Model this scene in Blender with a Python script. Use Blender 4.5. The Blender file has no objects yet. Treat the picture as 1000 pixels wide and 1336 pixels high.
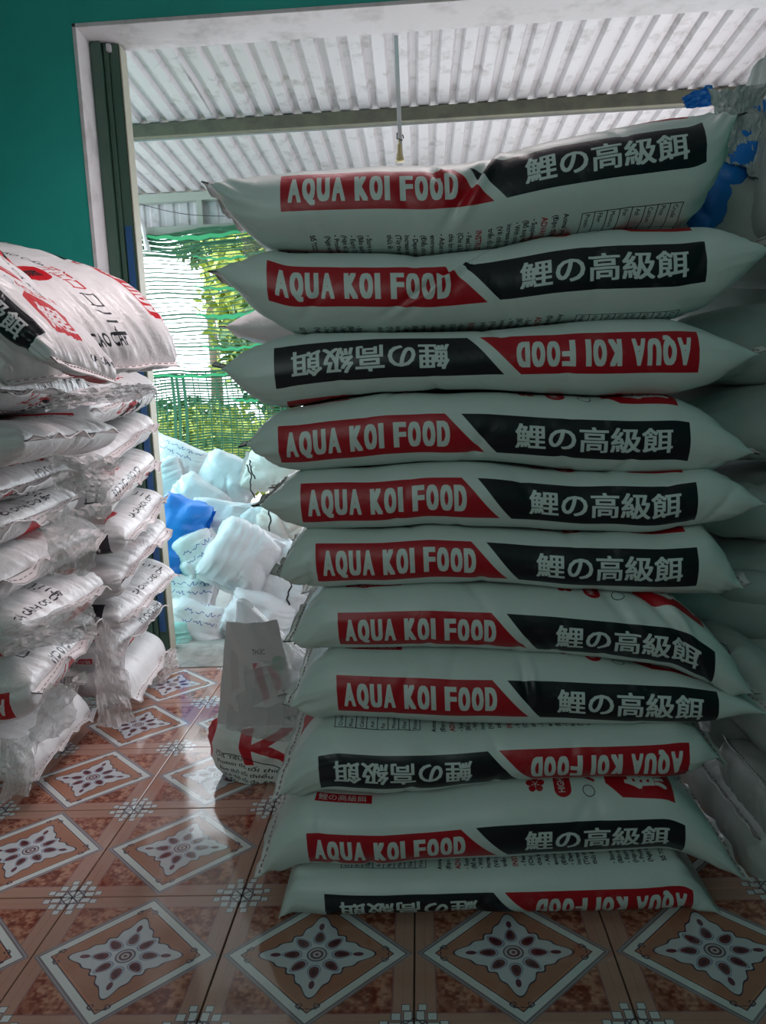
import bpy, bmesh, math, random
import numpy as np
from mathutils import Matrix, Vector

# ------------------------------------------------------------------ camera
sc = bpy.context.scene
COL = sc.collection
F, PITCH, YAW, ROLL, CAMH = 1036.0, -0.142, -0.0509, -0.0448, 1.12
_f = np.array([math.sin(YAW)*math.cos(PITCH), math.cos(YAW)*math.cos(PITCH), math.sin(PITCH)])
_r = np.array([math.cos(YAW), -math.sin(YAW), 0.0])
_u = np.cross(_r, _f)
CR = math.cos(ROLL)*_r + math.sin(ROLL)*_u
CU = -math.sin(ROLL)*_r + math.cos(ROLL)*_u
camd = bpy.data.cameras.new('camera')
cam = bpy.data.objects.new('camera', camd)
COL.objects.link(cam)
m = Matrix.Identity(4)
for i in range(3):
    m[i][0] = CR[i]; m[i][1] = CU[i]; m[i][2] = -_f[i]
m[2][3] = CAMH
cam.matrix_world = m
camd.sensor_width = 36; camd.sensor_height = 36; camd.sensor_fit = 'AUTO'
camd.lens = 36*F/1336
camd.clip_start = 0.02; camd.clip_end = 200
sc.camera = cam

def at(px, py, Y):
    """real position seen at a pixel of the photograph, at distance Y into the room"""
    d = (px-500)/F*CR + (668-py)/F*CU + _f
    t = Y/d[1]
    return np.array([d[0]*t, Y, CAMH+d[2]*t])

# ------------------------------------------------------------------ light and exposure
w = bpy.data.worlds.new('sky'); sc.world = w; w.use_nodes = True
bg = w.node_tree.nodes['Background']
bg.inputs[0].default_value = (0.86, 0.93, 1.0, 1)
bg.inputs[1].default_value = 5.0
sc.view_settings.view_transform = 'Standard'
sc.view_settings.look = 'None'
sc.view_settings.exposure = 0.0
sc.view_settings.gamma = 1
sc.view_settings.use_curve_mapping = False

def area(name, loc, target, sx, sy, power, color, spread=180):
    l = bpy.data.lights.new(name, 'AREA')
    l.shape = 'RECTANGLE'; l.size = sx; l.size_y = sy; l.energy = power; l.color = color
    l.spread = math.radians(spread)
    o = bpy.data.objects.new(name, l); COL.objects.link(o)
    o.location = loc
    o.rotation_euler = (Vector(target)-Vector(loc)).to_track_quat('-Z', 'Y').to_euler()
    return o
# cool fill light added behind the camera; the back wall is closed
area('rear_fill_light', (-1.0, -1.5, 2.0), (0.0, 1.6, 1.5), 1.2, 1.4, 14, (0.86, 1.0, 0.97))
# unseen fill light added above the frame to brighten the left stacks
area('left_stack_fill_light', (0.0, 2.35, 2.95), (-1.3, 2.3, 0.5), 0.5, 1.2, 12.5, (1.0, 0.85, 0.88), 100)
# daylight entering the shed from its open left side, coloured by a blue tarpaulin
area('tarp_daylight', (-2.6, 4.4, 1.9), (-0.8, 4.2, 0.5), 1.2, 1.2, 13, (0.30, 0.88, 1.0), 120)
# fill light added inside the shed, in front of its closed right wall
area('shed_fill_light', (1.8, 4.7, 1.2), (-0.5, 4.6, 2.0), 1.4, 1.6, 30, (1.0, 0.95, 0.97))

# ------------------------------------------------------------------ helpers
def vnoise(P, scale, seed=0):
    P = np.asarray(P, float)/scale + seed*17.31
    I = np.floor(P).astype(np.int64); T = P-I; T = T*T*(3-2*T)
    def h(a, b, c):
        n = (a*73856093) ^ (b*19349663) ^ (c*83492791) ^ (seed*2654435)
        n = (n ^ (n >> 13))*1274126177 & 0x7fffffff
        n = (n ^ (n >> 16)) & 0xffff
        return n/32767.5-1
    r = 0
    for a in (0, 1):
        for b in (0, 1):
            for c in (0, 1):
                wt = (T[..., 0] if a else 1-T[..., 0])*(T[..., 1] if b else 1-T[..., 1])*(T[..., 2] if c else 1-T[..., 2])
                r = r + wt*h(I[..., 0]+a, I[..., 1]+b, I[..., 2]+c)
    return r

def tag(o, label=None, cat=None, group=None, kind=None):
    if label: o['label'] = label
    if cat: o['category'] = cat
    if group: o['group'] = group
    if kind: o['kind'] = kind
    return o

def mobj(name, verts, faces, mat, parent=None, uv=None, smooth=True, loc=None):
    me = bpy.data.meshes.new(name)
    verts = np.asarray(verts, float)
    if len(faces) and isinstance(faces, np.ndarray):
        faces = faces.tolist()
    me.from_pydata(verts.tolist(), [], faces)
    if uv is not None:
        L = me.uv_layers.new(name='UVMap')
        idx = np.empty(len(me.loops), np.int32); me.loops.foreach_get('vertex_index', idx)
        L.data.foreach_set('uv', np.asarray(uv, np.float32)[idx].ravel())
    if smooth:
        me.polygons.foreach_set('use_smooth', [True]*len(me.polygons))
    me.materials.append(mat)
    me.update()
    o = bpy.data.objects.new(name, me); COL.objects.link(o)
    if parent is not None: o.parent = parent
    if loc is not None: o.location = loc
    return o

def empty(name, loc=(0, 0, 0), parent=None):
    o = bpy.data.objects.new(name, None); COL.objects.link(o); o.location = loc
    o.empty_display_size = 0.1
    if parent: o.parent = parent
    return o

def grid_faces(nu, nv, wrap=False):
    i, j = np.meshgrid(np.arange(nu-1), np.arange(nv if wrap else nv-1), indexing='ij')
    j2 = (j+1) % nv
    return np.stack([i*nv+j, (i+1)*nv+j, (i+1)*nv+j2, i*nv+j2], -1).reshape(-1, 4)

class MB:
    def __init__(s): s.v = []; s.f = []
    def box(s, x0, x1, y0, y1, z0, z1, bev=0.0):
        n = len(s.v); b = bev
        if b <= 0:
            for x in (x0, x1):
                for y in (y0, y1):
                    for z in (z0, z1): s.v.append((x, y, z))
            s.f += [[n, n+1, n+3, n+2], [n+4, n+6, n+7, n+5], [n, n+4, n+5, n+1], [n+2, n+3, n+7, n+6], [n, n+2, n+6, n+4], [n+1, n+5, n+7, n+3]]
        else:
            bm = bmesh.new(); bmesh.ops.create_cube(bm, size=1)
            for v in bm.verts: v.co = Vector(((x0+x1)/2+v.co.x*(x1-x0), (y0+y1)/2+v.co.y*(y1-y0), (z0+z1)/2+v.co.z*(z1-z0)))
            bmesh.ops.bevel(bm, geom=bm.edges[:], offset=b, segments=2, affect='EDGES', profile=0.5)
            bm.verts.index_update()
            s.v += [tuple(v.co) for v in bm.verts]
            s.f += [[n+v.index for v in f.verts] for f in bm.faces]
            bm.free()
    def tube(s, pts, r, seg=6):
        pts = [np.array(p, float) for p in pts]; n0 = len(s.v)
        up = np.array([0.13, 0.21, 1.0])
        for k, p in enumerate(pts):
            t = pts[min(k+1, len(pts)-1)]-pts[max(k-1, 0)]; t /= (np.linalg.norm(t)+1e-9)
            a = np.cross(t, up)
            if np.linalg.norm(a) < 0.2: a = np.cross(t, (1, 0.1, 0))
            a /= np.linalg.norm(a); b = np.cross(t, a)
            rr = r[k] if isinstance(r, (list, tuple, np.ndarray)) else r
            for q in range(seg):
                an = 2*math.pi*q/seg
                s.v.append(tuple(p+rr*(math.cos(an)*a+math.sin(an)*b)))
        for k in range(len(pts)-1):
            for q in range(seg):
                q2 = (q+1) % seg
                s.f.append([n0+k*seg+q, n0+k*seg+q2, n0+(k+1)*seg+q2, n0+(k+1)*seg+q])
        s.f.append([n0+q for q in range(seg)][::-1]); e = n0+(len(pts)-1)*seg
        s.f.append([e+q for q in range(seg)])
    def build(s, name, mat, parent=None, smooth=False, loc=None):
        return mobj(name, s.v, s.f, mat, parent, smooth=smooth, loc=loc)

# ------------------------------------------------------------------ print painting (flat print only)
class Canvas:
    def __init__(s, w_m, h_m, ppm, color):
        s.w, s.h, s.ppm = w_m, h_m, ppm
        s.nx, s.ny = int(w_m*ppm), int(h_m*ppm)
        s.a = np.zeros((s.ny, s.nx, 4), np.float32); s.a[:] = (*color, 1)
    def tris(s, T, color, alpha=1.0):
        """T (n,3,2) in metres, origin at canvas centre"""
        SS = 3; P = (np.asarray(T, float)+[s.w/2, s.h/2])*s.ppm
        lo = np.maximum(np.floor(P.min((0, 1))).astype(int)-1, 0)
        hi = np.minimum(np.ceil(P.max((0, 1))).astype(int)+1, [s.nx, s.ny])
        if (hi <= lo).any(): return
        W, H = (hi-lo)
        mask = np.zeros((H*SS, W*SS), bool)
        Q = (P-lo)*SS
        for t in Q:
            a, b = np.floor(t.min(0)).astype(int), np.ceil(t.max(0)).astype(int)+1
            a = np.maximum(a, 0); b = np.minimum(b, [W*SS, H*SS])
            if (b <= a).any(): continue
            X, Y = np.meshgrid(np.arange(a[0], b[0])+.5, np.arange(a[1], b[1])+.5)
            d = []
            for k in range(3):
                p, q = t[k], t[(k+1) % 3]
                d.append((q[0]-p[0])*(Y-p[1])-(q[1]-p[1])*(X-p[0]))
            ins = ((d[0] >= 0) & (d[1] >= 0) & (d[2] >= 0)) | ((d[0] <= 0) & (d[1] <= 0) & (d[2] <= 0))
            mask[a[1]:b[1], a[0]:b[0]] |= ins
        cov = mask.reshape(H, SS, W, SS).mean((1, 3))[..., None]*alpha
        reg = s.a[lo[1]:hi[1], lo[0]:hi[0], :3]
        s.a[lo[1]:hi[1], lo[0]:hi[0], :3] = reg*(1-cov)+np.array(color, np.float32)*cov
    def poly(s, pts, color, alpha=1.0):
        pts = np.array(pts, float)
        c = pts.mean(0)
        s.tris([[c, pts[i], pts[(i+1) % len(pts)]] for i in range(len(pts))], color, alpha)
    def disc(s, x, y, rx, ry, color, n=32):
        s.poly([(x+rx*math.cos(2*math.pi*i/n), y+ry*math.sin(2*math.pi*i/n)) for i in range(n)], color)
    def ring(s, x, y, rx, ry, wd, color, n=32):
        T = []
        for i in range(n):
            a, b = 2*math.pi*i/n, 2*math.pi*(i+1)/n
            p = [(x+(rx+e)*math.cos(q), y+(ry+e)*math.sin(q)) for q in (a, b) for e in (0, wd)]
            T += [[p[0], p[1], p[3]], [p[0], p[3], p[2]]]
        s.tris(T, color)
    def line(s, pts, wd, color):
        for a, b in zip(pts[:-1], pts[1:]):
            a, b = np.array(a, float), np.array(b, float); t = b-a; L = np.linalg.norm(t)
            if L < 1e-6: continue
            n = np.array([-t[1], t[0]])/L*wd/2; e = t/L*wd*0.3
            s.tris([[a-n-e, b-n+e, b+n+e], [a-n-e, b+n+e, a+n-e]], color)
    def text(s, txt, color, x, y, box=None, size=None, rot=0, bold=0.0, alpha=1.0):
        """box=(w,h): fit the ink; x,y lower-left of the ink before rotation about (x,y)"""
        T = text_tris(txt, 0.0)
        if T is None: return
        lo, hi = T.min((0, 1)), T.max((0, 1))
        if box: T = (T-lo)/(hi-lo)*np.array(box)
        else: T = (T-[lo[0], 0])*size
        a = math.radians(rot); R = np.array([[math.cos(a), math.sin(a)], [-math.sin(a), math.cos(a)]])
        T = T@R+[x, y]
        if bold:
            e = bold*(box[1] if box else size)*.8
            T = np.concatenate([T+np.array(o_)*e for o_ in ((-1, -.6), (1, -.6), (-1, .6), (1, .6), (0, 0))])
        s.tris(T, color, alpha)
    def block(s, txt, color, x, y, w, h, rot=0, gap=.11, bold=.0030):
        wd = {'I': .42, ' ': .50}
        tot = sum(wd.get(c, 1) for c in txt)+gap*(len(txt)-1); u = w/tot; cx = 0
        a = math.radians(rot); R = np.array([[math.cos(a), math.sin(a)], [-math.sin(a), math.cos(a)]])
        for c in txt:
            cw = wd.get(c, 1)*u
            if c != ' ':
                T = text_tris(c, 0.0); lo, hi = T.min((0, 1)), T.max((0, 1))
                hh = h*(1.12 if c == 'Q' else 1); yo = h-hh; b = bold*(.72 if c == 'A' else 1)
                T = (T-lo)/(hi-lo)*np.array([max(cw-2*b, .001), hh-2*b*.7])+[cx+b, yo+b*.7]
                T = np.concatenate([T+[dx*b, dy*b*.7] for dx in (-1, -.33, .33, 1) for dy in (-1, 1)])
                s.tris(T@R+[x, y], color)
            cx += cw+gap*u
    def image(s, name):
        im = bpy.data.images.new(name, s.nx, s.ny, alpha=False)
        im.pixels.foreach_set(np.clip(s.a, 0, 1).ravel()); im.update(); im.pack()
        return im

_tc = {}
def text_tris(txt, bold):
    k = (txt, bold)
    if k in _tc: return _tc[k]
    cu = bpy.data.curves.new('lettering', 'FONT'); cu.body = txt; cu.size = 1; cu.offset = bold
    cu.resolution_u = 3
    o = bpy.data.objects.new('lettering', cu); COL.objects.link(o)
    bpy.context.view_layer.update()
    dg = bpy.context.evaluated_depsgraph_get()
    me = bpy.data.meshes.new_from_object(o.evaluated_get(dg))
    bpy.data.objects.remove(o); bpy.data.curves.remove(cu)
    me.calc_loop_triangles()
    n = len(me.loop_triangles)
    if n == 0:
        _tc[k] = None; return None
    ti = np.empty(n*3, np.int32); me.loop_triangles.foreach_get('vertices', ti)
    co = np.empty(len(me.vertices)*3); me.vertices.foreach_get('co', co)
    T = co.reshape(-1, 3)[ti].reshape(n, 3, 3)[:, :, :2]
    bpy.data.meshes.remove(me)
    _tc[k] = T
    return T

def srgb(r, g, b): return (r/255, g/255, b/255)
WHITE, RED, BLACK, NAVY = srgb(226, 232, 230), srgb(190, 12, 32), srgb(16, 19, 28), srgb(28, 42, 84)

# feed sack wrapper, unrolled: x along the sack, y around it (0 = printed side gusset)
SW, SH = 1.1, 1.34
def feed_sack_print(black, name):
    cv = Canvas(SW, SH, 1750, WHITE)
    def banner(y0, sg, rot):
        def P(x, y): return (sg*x, y0+sg*y)
        h = 0.0415
        cv.poly([P(-.40, -h), P(.006, -h), P(-.070, h), P(-.40, h)], RED)
        cv.poly([P(.030, -h), P(.40, -h), P(.40, h), P(-.038, h)], black)
        x, y = P(-.386, -.026); cv.block('AQUA KOI FOOD', WHITE, x, y, .325, .053, rot=rot)
        x, y = P(.066, -.025); cv.text('鯉の高級餌', WHITE, x, y, box=(.300, .051), rot=rot, bold=.035)
    banner(0, 1, 0); banner(.645, -1, 180)
    # face A, above the banner
    x0, y0 = -.385, .108
    cv.poly([(x0, y0), (x0+.125, y0), (x0+.125, y0+.024), (x0+.004, y0+.022)], RED)
    cv.text('鯉の高級餌', WHITE, x0+.008, y0+.004, box=(.105, .016), bold=.01)
    fx, fy = .095, .125
    for k in range(5):
        a = math.radians(90+72*k); cv.disc(fx+.013*math.cos(a), fy+.013*math.sin(a), .0075, .0075, RED, 14)
        cv.line([(fx, fy), (fx+.011*math.cos(a), fy+.011*math.sin(a))], .004, RED)
    cv.disc(fx, fy, .003, .003, WHITE, 8)
    cv.disc(.152, .110, .018, .018, RED); cv.disc(.152, .200, .018, .018, RED)
    cv.poly([(.134, .110), (.170, .110), (.170, .2), (.134, .2)], RED)
    cv.text('HIGH QUALITY', WHITE, .159, .103, box=(.100, .017), rot=90, bold=.03)
    cv.text('AQUA KOI', RED, .228, .128, box=(.25, .034), rot=90, bold=.03)
    cv.ring(.207, .106, .012, .012, .0016, BLACK)
    cv.poly([(.245, .122), (.275, .088), (.385, .080), (.395, .20), (.300, .24), (.245, .20)], RED)
    cv.text('鯉', WHITE, .372, .105, box=(.105, .085), rot=90, bold=.03)
    cv.disc(.20, .37, .065, .05, RED); cv.text('鯉', black, .18, .345, box=(.05, .05), bold=.03)
    # middle of face A: large marks
    cv.disc(-.02, .335, .075, .062, RED); cv.disc(-.02, .33, .032, .022, black)
    cv.line([(-.055, .36), (-.02, .33), (.02, .30)], .012, black)
    cv.text('THỨC ĂN CAO CẤP CHO CÁ KOI', BLACK, -.36, .255, box=(.56, .026), bold=.03)
    cv.text('CÁ CẢNH CAO CẤP', BLACK, -.36, .44, box=(.50, .03), bold=.03)
    cv.text('开江口', RED, .15, .42, box=(.16, .055), bold=.01)
    cv.text('口川', BLACK, .33, .42, box=(.10, .055), bold=0)
    cv.poly([(-.50, .30), (-.38, .29), (-.38, .37), (-.50, .37)], black)
    cv.text('級餌', WHITE, -.49, .31, box=(.10, .05), bold=.03)
    for sx, rr_ in ((.44, 90), (-.36, 90)):
        cv.text('CÁ CẢNH CAO CẤP', BLACK, sx, .20, box=(.26, .022), rot=rr_, bold=.03)
    cv.text('江开', RED, -.42, .20, box=(.13, .055), rot=90, bold=.02); cv.text('川口', BLACK, -.42, .35, box=(.12, .055), rot=90, bold=0)
    for sx, c1, c2 in ((-.44, 'CÁ CẢNH CAO CẤP', BLACK), (.42, 'THỨC ĂN CÁ KOI', BLACK)):
        cv.text(c1, c2, sx, -.50, box=(.30, .022), rot=90, bold=.03)
    cv.text('江开', RED, -.36, -.46, box=(.13, .05), rot=90, bold=.02); cv.text('川口', BLACK, -.36, -.28, box=(.12, .05), rot=90, bold=0)
    cv.poly([(.40, -.30), (.47, -.30), (.47, -.20), (.40, -.20)], RED)
    # face B, below the banner: information columns reading downwards
    cols = [(.140, 'Animal protein 36% min', 0), (.120, '(Đạm động vật tối thiểu)', 0), (.098, 'ADVANTAGES', 1), (.080, '- Supplement vitamins', 0), (.064, '(Bổ sung vitamin)', 0),
            (.048, '- With colour enhancer', 0), (.032, 'increase growth', 0), (.014, '(Với chất tăng màu)', 0), (-.004, 'triển tối ưu', 0), (-.028, 'INSTRUCTIONS', 1), (-.046, '- Feed 2-3 times a day', 0),
            (-.062, '(Cho cá ăn 2-3 lần)', 0), (-.080, 'chia làm nhiều lần', 0), (-.098, '- Adjust to water', 0), (-.116, 'environment', 0), (-.134, '(Điều chỉnh theo)', 0),
            (-.150, '- Depend on size', 0), (-.166, 'increase ration', 0), (-.182, '(Tùy theo cỡ cá)', 0), (-.200, 'thức ăn', 0),
            (-.240, '- Store in a dry place', 0), (-.256, '(Bảo quản nơi khô)', 0), (-.272, '- Expiry 12 months', 0), (-.288, '(Hạn sử dụng)', 0), (-.304, '- Production date', 0), (-.320, '(Ngày sản xuất)', 0), (-.350, 'Số TCCS', 0)]
    for x, t, red in cols:
        cv.text(t, RED if red else BLACK, x, -.094, size=.0135 if not red else .016, rot=-90, bold=.03)
    gx0, gx1, gy0, gy1 = .175, .365, -.215, -.100
    for k in range(9):
        x = gx0+(gx1-gx0)*k/8; cv.line([(x, gy0), (x, gy1)], .0016, BLACK)
    for y in (gy0, gy0+.05, gy1): cv.line([(gx0, y), (gx1, y)], .0016, BLACK)
    for k, t in enumerate(['Protein', 'Fiber', 'Moisture', 'Fat', 'Ash', 'Calcium', 'Phos', 'Crude']):
        cv.text(t, BLACK, gx0+.007+(gx1-gx0)*k/8, -.104, size=.012, rot=-90, bold=.01)
    cv.text('AQUA KOI FOOD', black, -.38, -.37, box=(.5, .05), bold=.03)
    cv.text('鯉の高級餌', RED, -.3, -.50, box=(.5, .07), bold=.03)
    return cv.image(name)
IMG_BLACK = feed_sack_print(BLACK, 'feed_sack_print')

# hand-marked plain sack
def plain_print():
    cv = Canvas(.8, .9, 900, srgb(236, 238, 238))
    rnd = random.Random(5); ink = srgb(40, 66, 150)
    for (bx, by) in ((-.06, 0.22),):
        for ln in range(2):
            x = bx
            for wd in range(rnd.randint(3, 5)):
                pts = [(x, by-ln*.045)]
                for k in range(6):
                    x += .006+rnd.random()*.003
                    pts.append((x, by-ln*.045+rnd.uniform(-.011, .014)))
                cv.line(pts, .0028, ink); x += .010
    cv.ring(.0, .32, .022, .018, .003, ink); cv.text('11', ink, -.011, .311, size=.028, bold=0)
    return cv.image('marker_writing')
IMG_PLAIN = plain_print()

def koi_bag_print():
    cv = Canvas(.9, .42, 1600, srgb(238, 238, 236)); R2 = srgb(200, 20, 38); K = srgb(25, 25, 30); G = srgb(20, 110, 60)
    cv.text('KOI', R2, -.03, .145-.21+.005, box=(.26, .105), bold=.03)
    cv.text('THỨC ĂN CHO', K, -.06, .050, box=(.17, .020), rot=8, bold=.03)
    cv.disc(.05, .115, .026, .014, G, 16); cv.disc(.02, .092, .018, .011, G, 16)
    cv.line([(-.10, -.02), (-.02, -.04), (.09, -.12), (.2, -.17)], .0025, K)
    for k, t in enumerate(['CHỈ TIÊU', 'Protein thô tối thiểu', 'Béo thô tối thiểu 5%', 'Xơ thô tối đa 6%', 'Độ ẩm tối đa 11%', 'Tro tối đa 14%', 'Bảo quản nơi khô']):
        cv.text(t, K, -.105, -.035-k*.022, size=.017, rot=-14, bold=.01)
    cv.poly([(-.20, .03), (-.155, .075), (-.12, .03), (-.125, -.03), (-.16, -.07), (-.21, -.05)], R2)
    cv.poly([(-.27, .08), (-.235, .10), (-.24, .0), (-.215, -.08), (-.255, -.06), (-.285, .02)], R2)
    cv.text('DO', WHITE, -.225, -.035, box=(.05, .04), rot=10, bold=.03)
    cv.text('THỨC', srgb(120, 110, 112), -.10, .175, box=(.06, .018), bold=.01)
    cv.text('KOI', R2, -.40, -.06, box=(.14, .10), bold=.03)
    return cv.image('koi_bag_print')
IMG_KOI = koi_bag_print()

def inner_print():
    cv = Canvas(.24, .26, 1600, srgb(222, 212, 214)); PK = srgb(206, 120, 132)
    cv.text('THỨC', srgb(120, 112, 114), .0, .05, box=(.05, .018), bold=.02)
    cv.poly([(.00, .03), (.03, .03), (.05, -.07), (.028, -.075)], PK); cv.poly([(.05, .02), (.085, -.0), (.09, -.05), (.07, -.05)], PK)
    cv.disc(.09, .02, .022, .022, srgb(176, 196, 182)); cv.poly([(-.09, .06), (-.06, .05), (-.05, -.03), (-.08, -.05)], srgb(214, 200, 202))
    return cv.image('inner_print')
IMG_INNER = inner_print()

def tile_image():
    n = 1024
    X, Y = np.meshgrid((np.arange(n)+.5)/n*2-1, (np.arange(n)+.5)/n*2-1)
    P = np.stack([X, Y, 0*X], -1)
    ax, ay = np.abs(X), np.abs(Y); d = ax+ay; ch = np.maximum(ax, ay)
    n1 = vnoise(P, .035, 3)*.6+vnoise(P, .09, 4)*.6; n2 = vnoise(P, .012, 8)
    img = np.zeros((n, n, 3)); c = lambda *v: np.array(srgb(*v))
    img[:] = c(184, 142, 126)
    img += (np.sin(Y*190)*.008*(ax > ay) + np.sin(X*190)*.008*(ax <= ay))[..., None]
    def put(mk, col, a=1.0):
        mk = mk*a
        img[:] = img*(1-mk[..., None])+np.array(col)*mk[..., None]
    sm = lambda v, e=.006: np.clip(.5-v/e, 0, 1)      # 1 where v<0
    # marbled triangles between the diamond and the edge strips
    tri = sm(.985-d)*sm(ch-.80)
    base = c(196, 142, 118)[None, None]+(c(122, 60, 48)-c(196, 142, 118))*np.clip(.5+n1*.9+n2*.3, 0, 1)[..., None]
    img[:] = img*(1-tri[..., None])+base*tri[..., None]
    put(sm(np.abs(ch-.80)-.006)*sm(.985-d), c(150, 110, 112))
    put(sm(np.abs(ch-.90)-.004)*sm(.985-d), c(170, 128, 118))
    # diamond borders
    put(sm(d-.985), c(134, 124, 130)); put(sm(np.abs(d-.955)-.008), c(176, 170, 174))
    put(sm(d-.915), c(220, 224, 222)); put(sm(d-.80), c(70, 62, 78))
    put(sm(d-.785), c(176, 124, 102)); 
    # stepped corner curls of the inner band
    for (sx, sy) in ((1, 0), (-1, 0), (0, 1), (0, -1)):
        px, py = (X-sx*.74), (Y-sy*.74)
        put(sm(np.abs(px*sx+py*sy+np.abs(px*sy+py*sx)*.0)-.006)*sm(np.abs(px*sy+py*sx)-.09), c(70, 62, 78))
        for q in (-1, 1):
            cx, cy = sx*.70+sy*q*.085, sy*.70+sx*q*.085
            rr = np.hypot(X-cx, Y-cy); put(sm(np.abs(rr-.026)-.007), c(70, 62, 78))
    put(sm(np.abs(d-.765)-.004), c(214, 150, 118))
    # scalloped medallion
    th = np.arctan2(Y, X); r = np.hypot(X, Y)
    star = .385+.19*np.abs(np.cos(2*th))**7+.022*np.cos(16*th)-.03*np.abs(np.sin(2*th))**6
    put(sm(r-star-.018), c(60, 54, 74)); put(sm(r-star), c(206, 210, 214))
    for k in range(8):
        a = k*math.pi/4; rad = .26 if k % 2 == 0 else .24
        u = X*math.cos(a)+Y*math.sin(a)-rad; v = -X*math.sin(a)+Y*math.cos(a)
        e = (u/.082)**2+(v/(.05*(1-.3*np.clip(u/.1, -1, 1))))**2
        put(sm(e-1.75, .15), c(132, 142, 170)); put(sm(e-1.35, .15), c(190, 200, 210)); put(sm(e-1, .15), c(110, 62, 68)); put(sm(e-.25, .12), c(84, 44, 54))
    for k in range(4):
        a = k*math.pi/2
        u = X*math.cos(a)+Y*math.sin(a)-.43; v = -X*math.sin(a)+Y*math.cos(a)
        e = (u/.055)**2+(v/.028)**2; put(sm(e-1, .2), c(104, 60, 74))
    put(sm(r-.105), c(86, 84, 108)); put(sm(r-.09), c(196, 190, 190)); put(sm(np.abs(r-.055)-.012), c(96, 70, 84)); put(sm(r-.02), c(120, 80, 84))
    # quarter ornaments at the corners
    cx, cy = 1-ax, 1-ay
    for (a, b, wd, hg) in ((.05, .05, .05, .05), (.17, .05, .05, .035), (.05, .17, .035, .05), (.16, .16, .04, .04), (.27, .07, .035, .035), (.07, .27, .035, .035)):
        mk = np.maximum(np.abs(cx-a)/wd, np.abs(cy-b)/hg)
        put(sm(mk-1.22, .05), c(100, 92, 104)); put(sm(mk-1, .05), c(214, 218, 218))
    put(sm(np.abs(cx-cy)-.012)*sm(cx+cy-.22), c(92, 82, 96)); put(sm(np.abs(cx+cy-.14)-.01), c(92, 82, 96))
    img += (n2*.012)[..., None]
    im = bpy.data.images.new('floor_tile_pattern', n, n)
    A = np.ones((n, n, 4), np.float32); A[..., :3] = np.clip(img, 0, 1)
    im.pixels.foreach_set(A.ravel()); im.update(); im.pack()
    return im
IMG_TILE = tile_image()

# ------------------------------------------------------------------ materials
def mat(name, color=(.8, .8, .8), rough=.5, spec=.5, metal=0.0, img=None, bump=None, noise_col=None, trans=0.0, coat=0.0, tint=None, ext='EXTEND', sheen_noise=None):
    mt = bpy.data.materials.new(name); mt.use_nodes = True
    nt = mt.node_tree; N = nt.nodes; Lk = nt.links; b = N['Principled BSDF']
    b.inputs['Roughness'].default_value = rough; b.inputs['Metallic'].default_value = metal
    b.inputs['Specular IOR Level'].default_value = spec
    b.inputs['Coat Weight'].default_value = coat
    b.inputs['Base Color'].default_value = (*color, 1)
    src = None
    if img:
        t = N.new('ShaderNodeTexImage'); t.image = img; t.extension = ext; t.interpolation = 'Linear'; src = t.outputs['Color']
    if noise_col:
        sc_, c2, lo, hi = noise_col[:4]
        tc = N.new('ShaderNodeTexCoord'); nz = N.new('ShaderNodeTexNoise'); nz.inputs['Scale'].default_value = sc_; nz.inputs['Detail'].default_value = 6
        nz.inputs['Roughness'].default_value = .65
        Lk.new(tc.outputs['Object'], nz.inputs['Vector'])
        mr = N.new('ShaderNodeMapRange'); mr.inputs[1].default_value = lo; mr.inputs[2].default_value = hi
        Lk.new(nz.outputs['Fac'], mr.inputs[0])
        mx = N.new('ShaderNodeMix'); mx.data_type = 'RGBA'
        if src: Lk.new(src, mx.inputs['A'])
        else: mx.inputs['A'].default_value = (*color, 1)
        mx.inputs['B'].default_value = (*c2, 1)
        Lk.new(mr.outputs[0], mx.inputs['Factor'])
        src = mx.outputs['Result']
    if tint:
        mu = N.new('ShaderNodeMix'); mu.data_type = 'RGBA'; mu.blend_type = 'MULTIPLY'; mu.inputs['Factor'].default_value = 1
        if src: Lk.new(src, mu.inputs['A'])
        mu.inputs['B'].default_value = (*tint, 1); src = mu.outputs['Result']
    if src: Lk.new(src, b.inputs['Base Color'])
    if bump:
        prev = None
        tc = N.new('ShaderNodeTexCoord')
        for (s_, st, dist, det) in bump:
            nz = N.new('ShaderNodeTexNoise'); nz.inputs['Scale'].default_value = s_; nz.inputs['Detail'].default_value = det
            nz.inputs['Distortion'].default_value = 1.2
            Lk.new(tc.outputs['Object'], nz.inputs['Vector'])
            bp = N.new('ShaderNodeBump'); bp.inputs['Strength'].default_value = st; bp.inputs['Distance'].default_value = dist
            Lk.new(nz.outputs['Fac'], bp.inputs['Height'])
            if prev: Lk.new(prev, bp.inputs['Normal'])
            prev = bp.outputs['Normal']
        Lk.new(prev, b.inputs['Normal'])
    if trans > 0:
        tr = N.new('ShaderNodeBsdfTransparent'); mxs = N.new('ShaderNodeMixShader'); mxs.inputs[0].default_value = 1-trans
        Lk.new(tr.outputs[0], mxs.inputs[1]); Lk.new(b.outputs[0], mxs.inputs[2])
        Lk.new(mxs.outputs[0], N['Material Output'].inputs['Surface'])
    return mt

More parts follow.
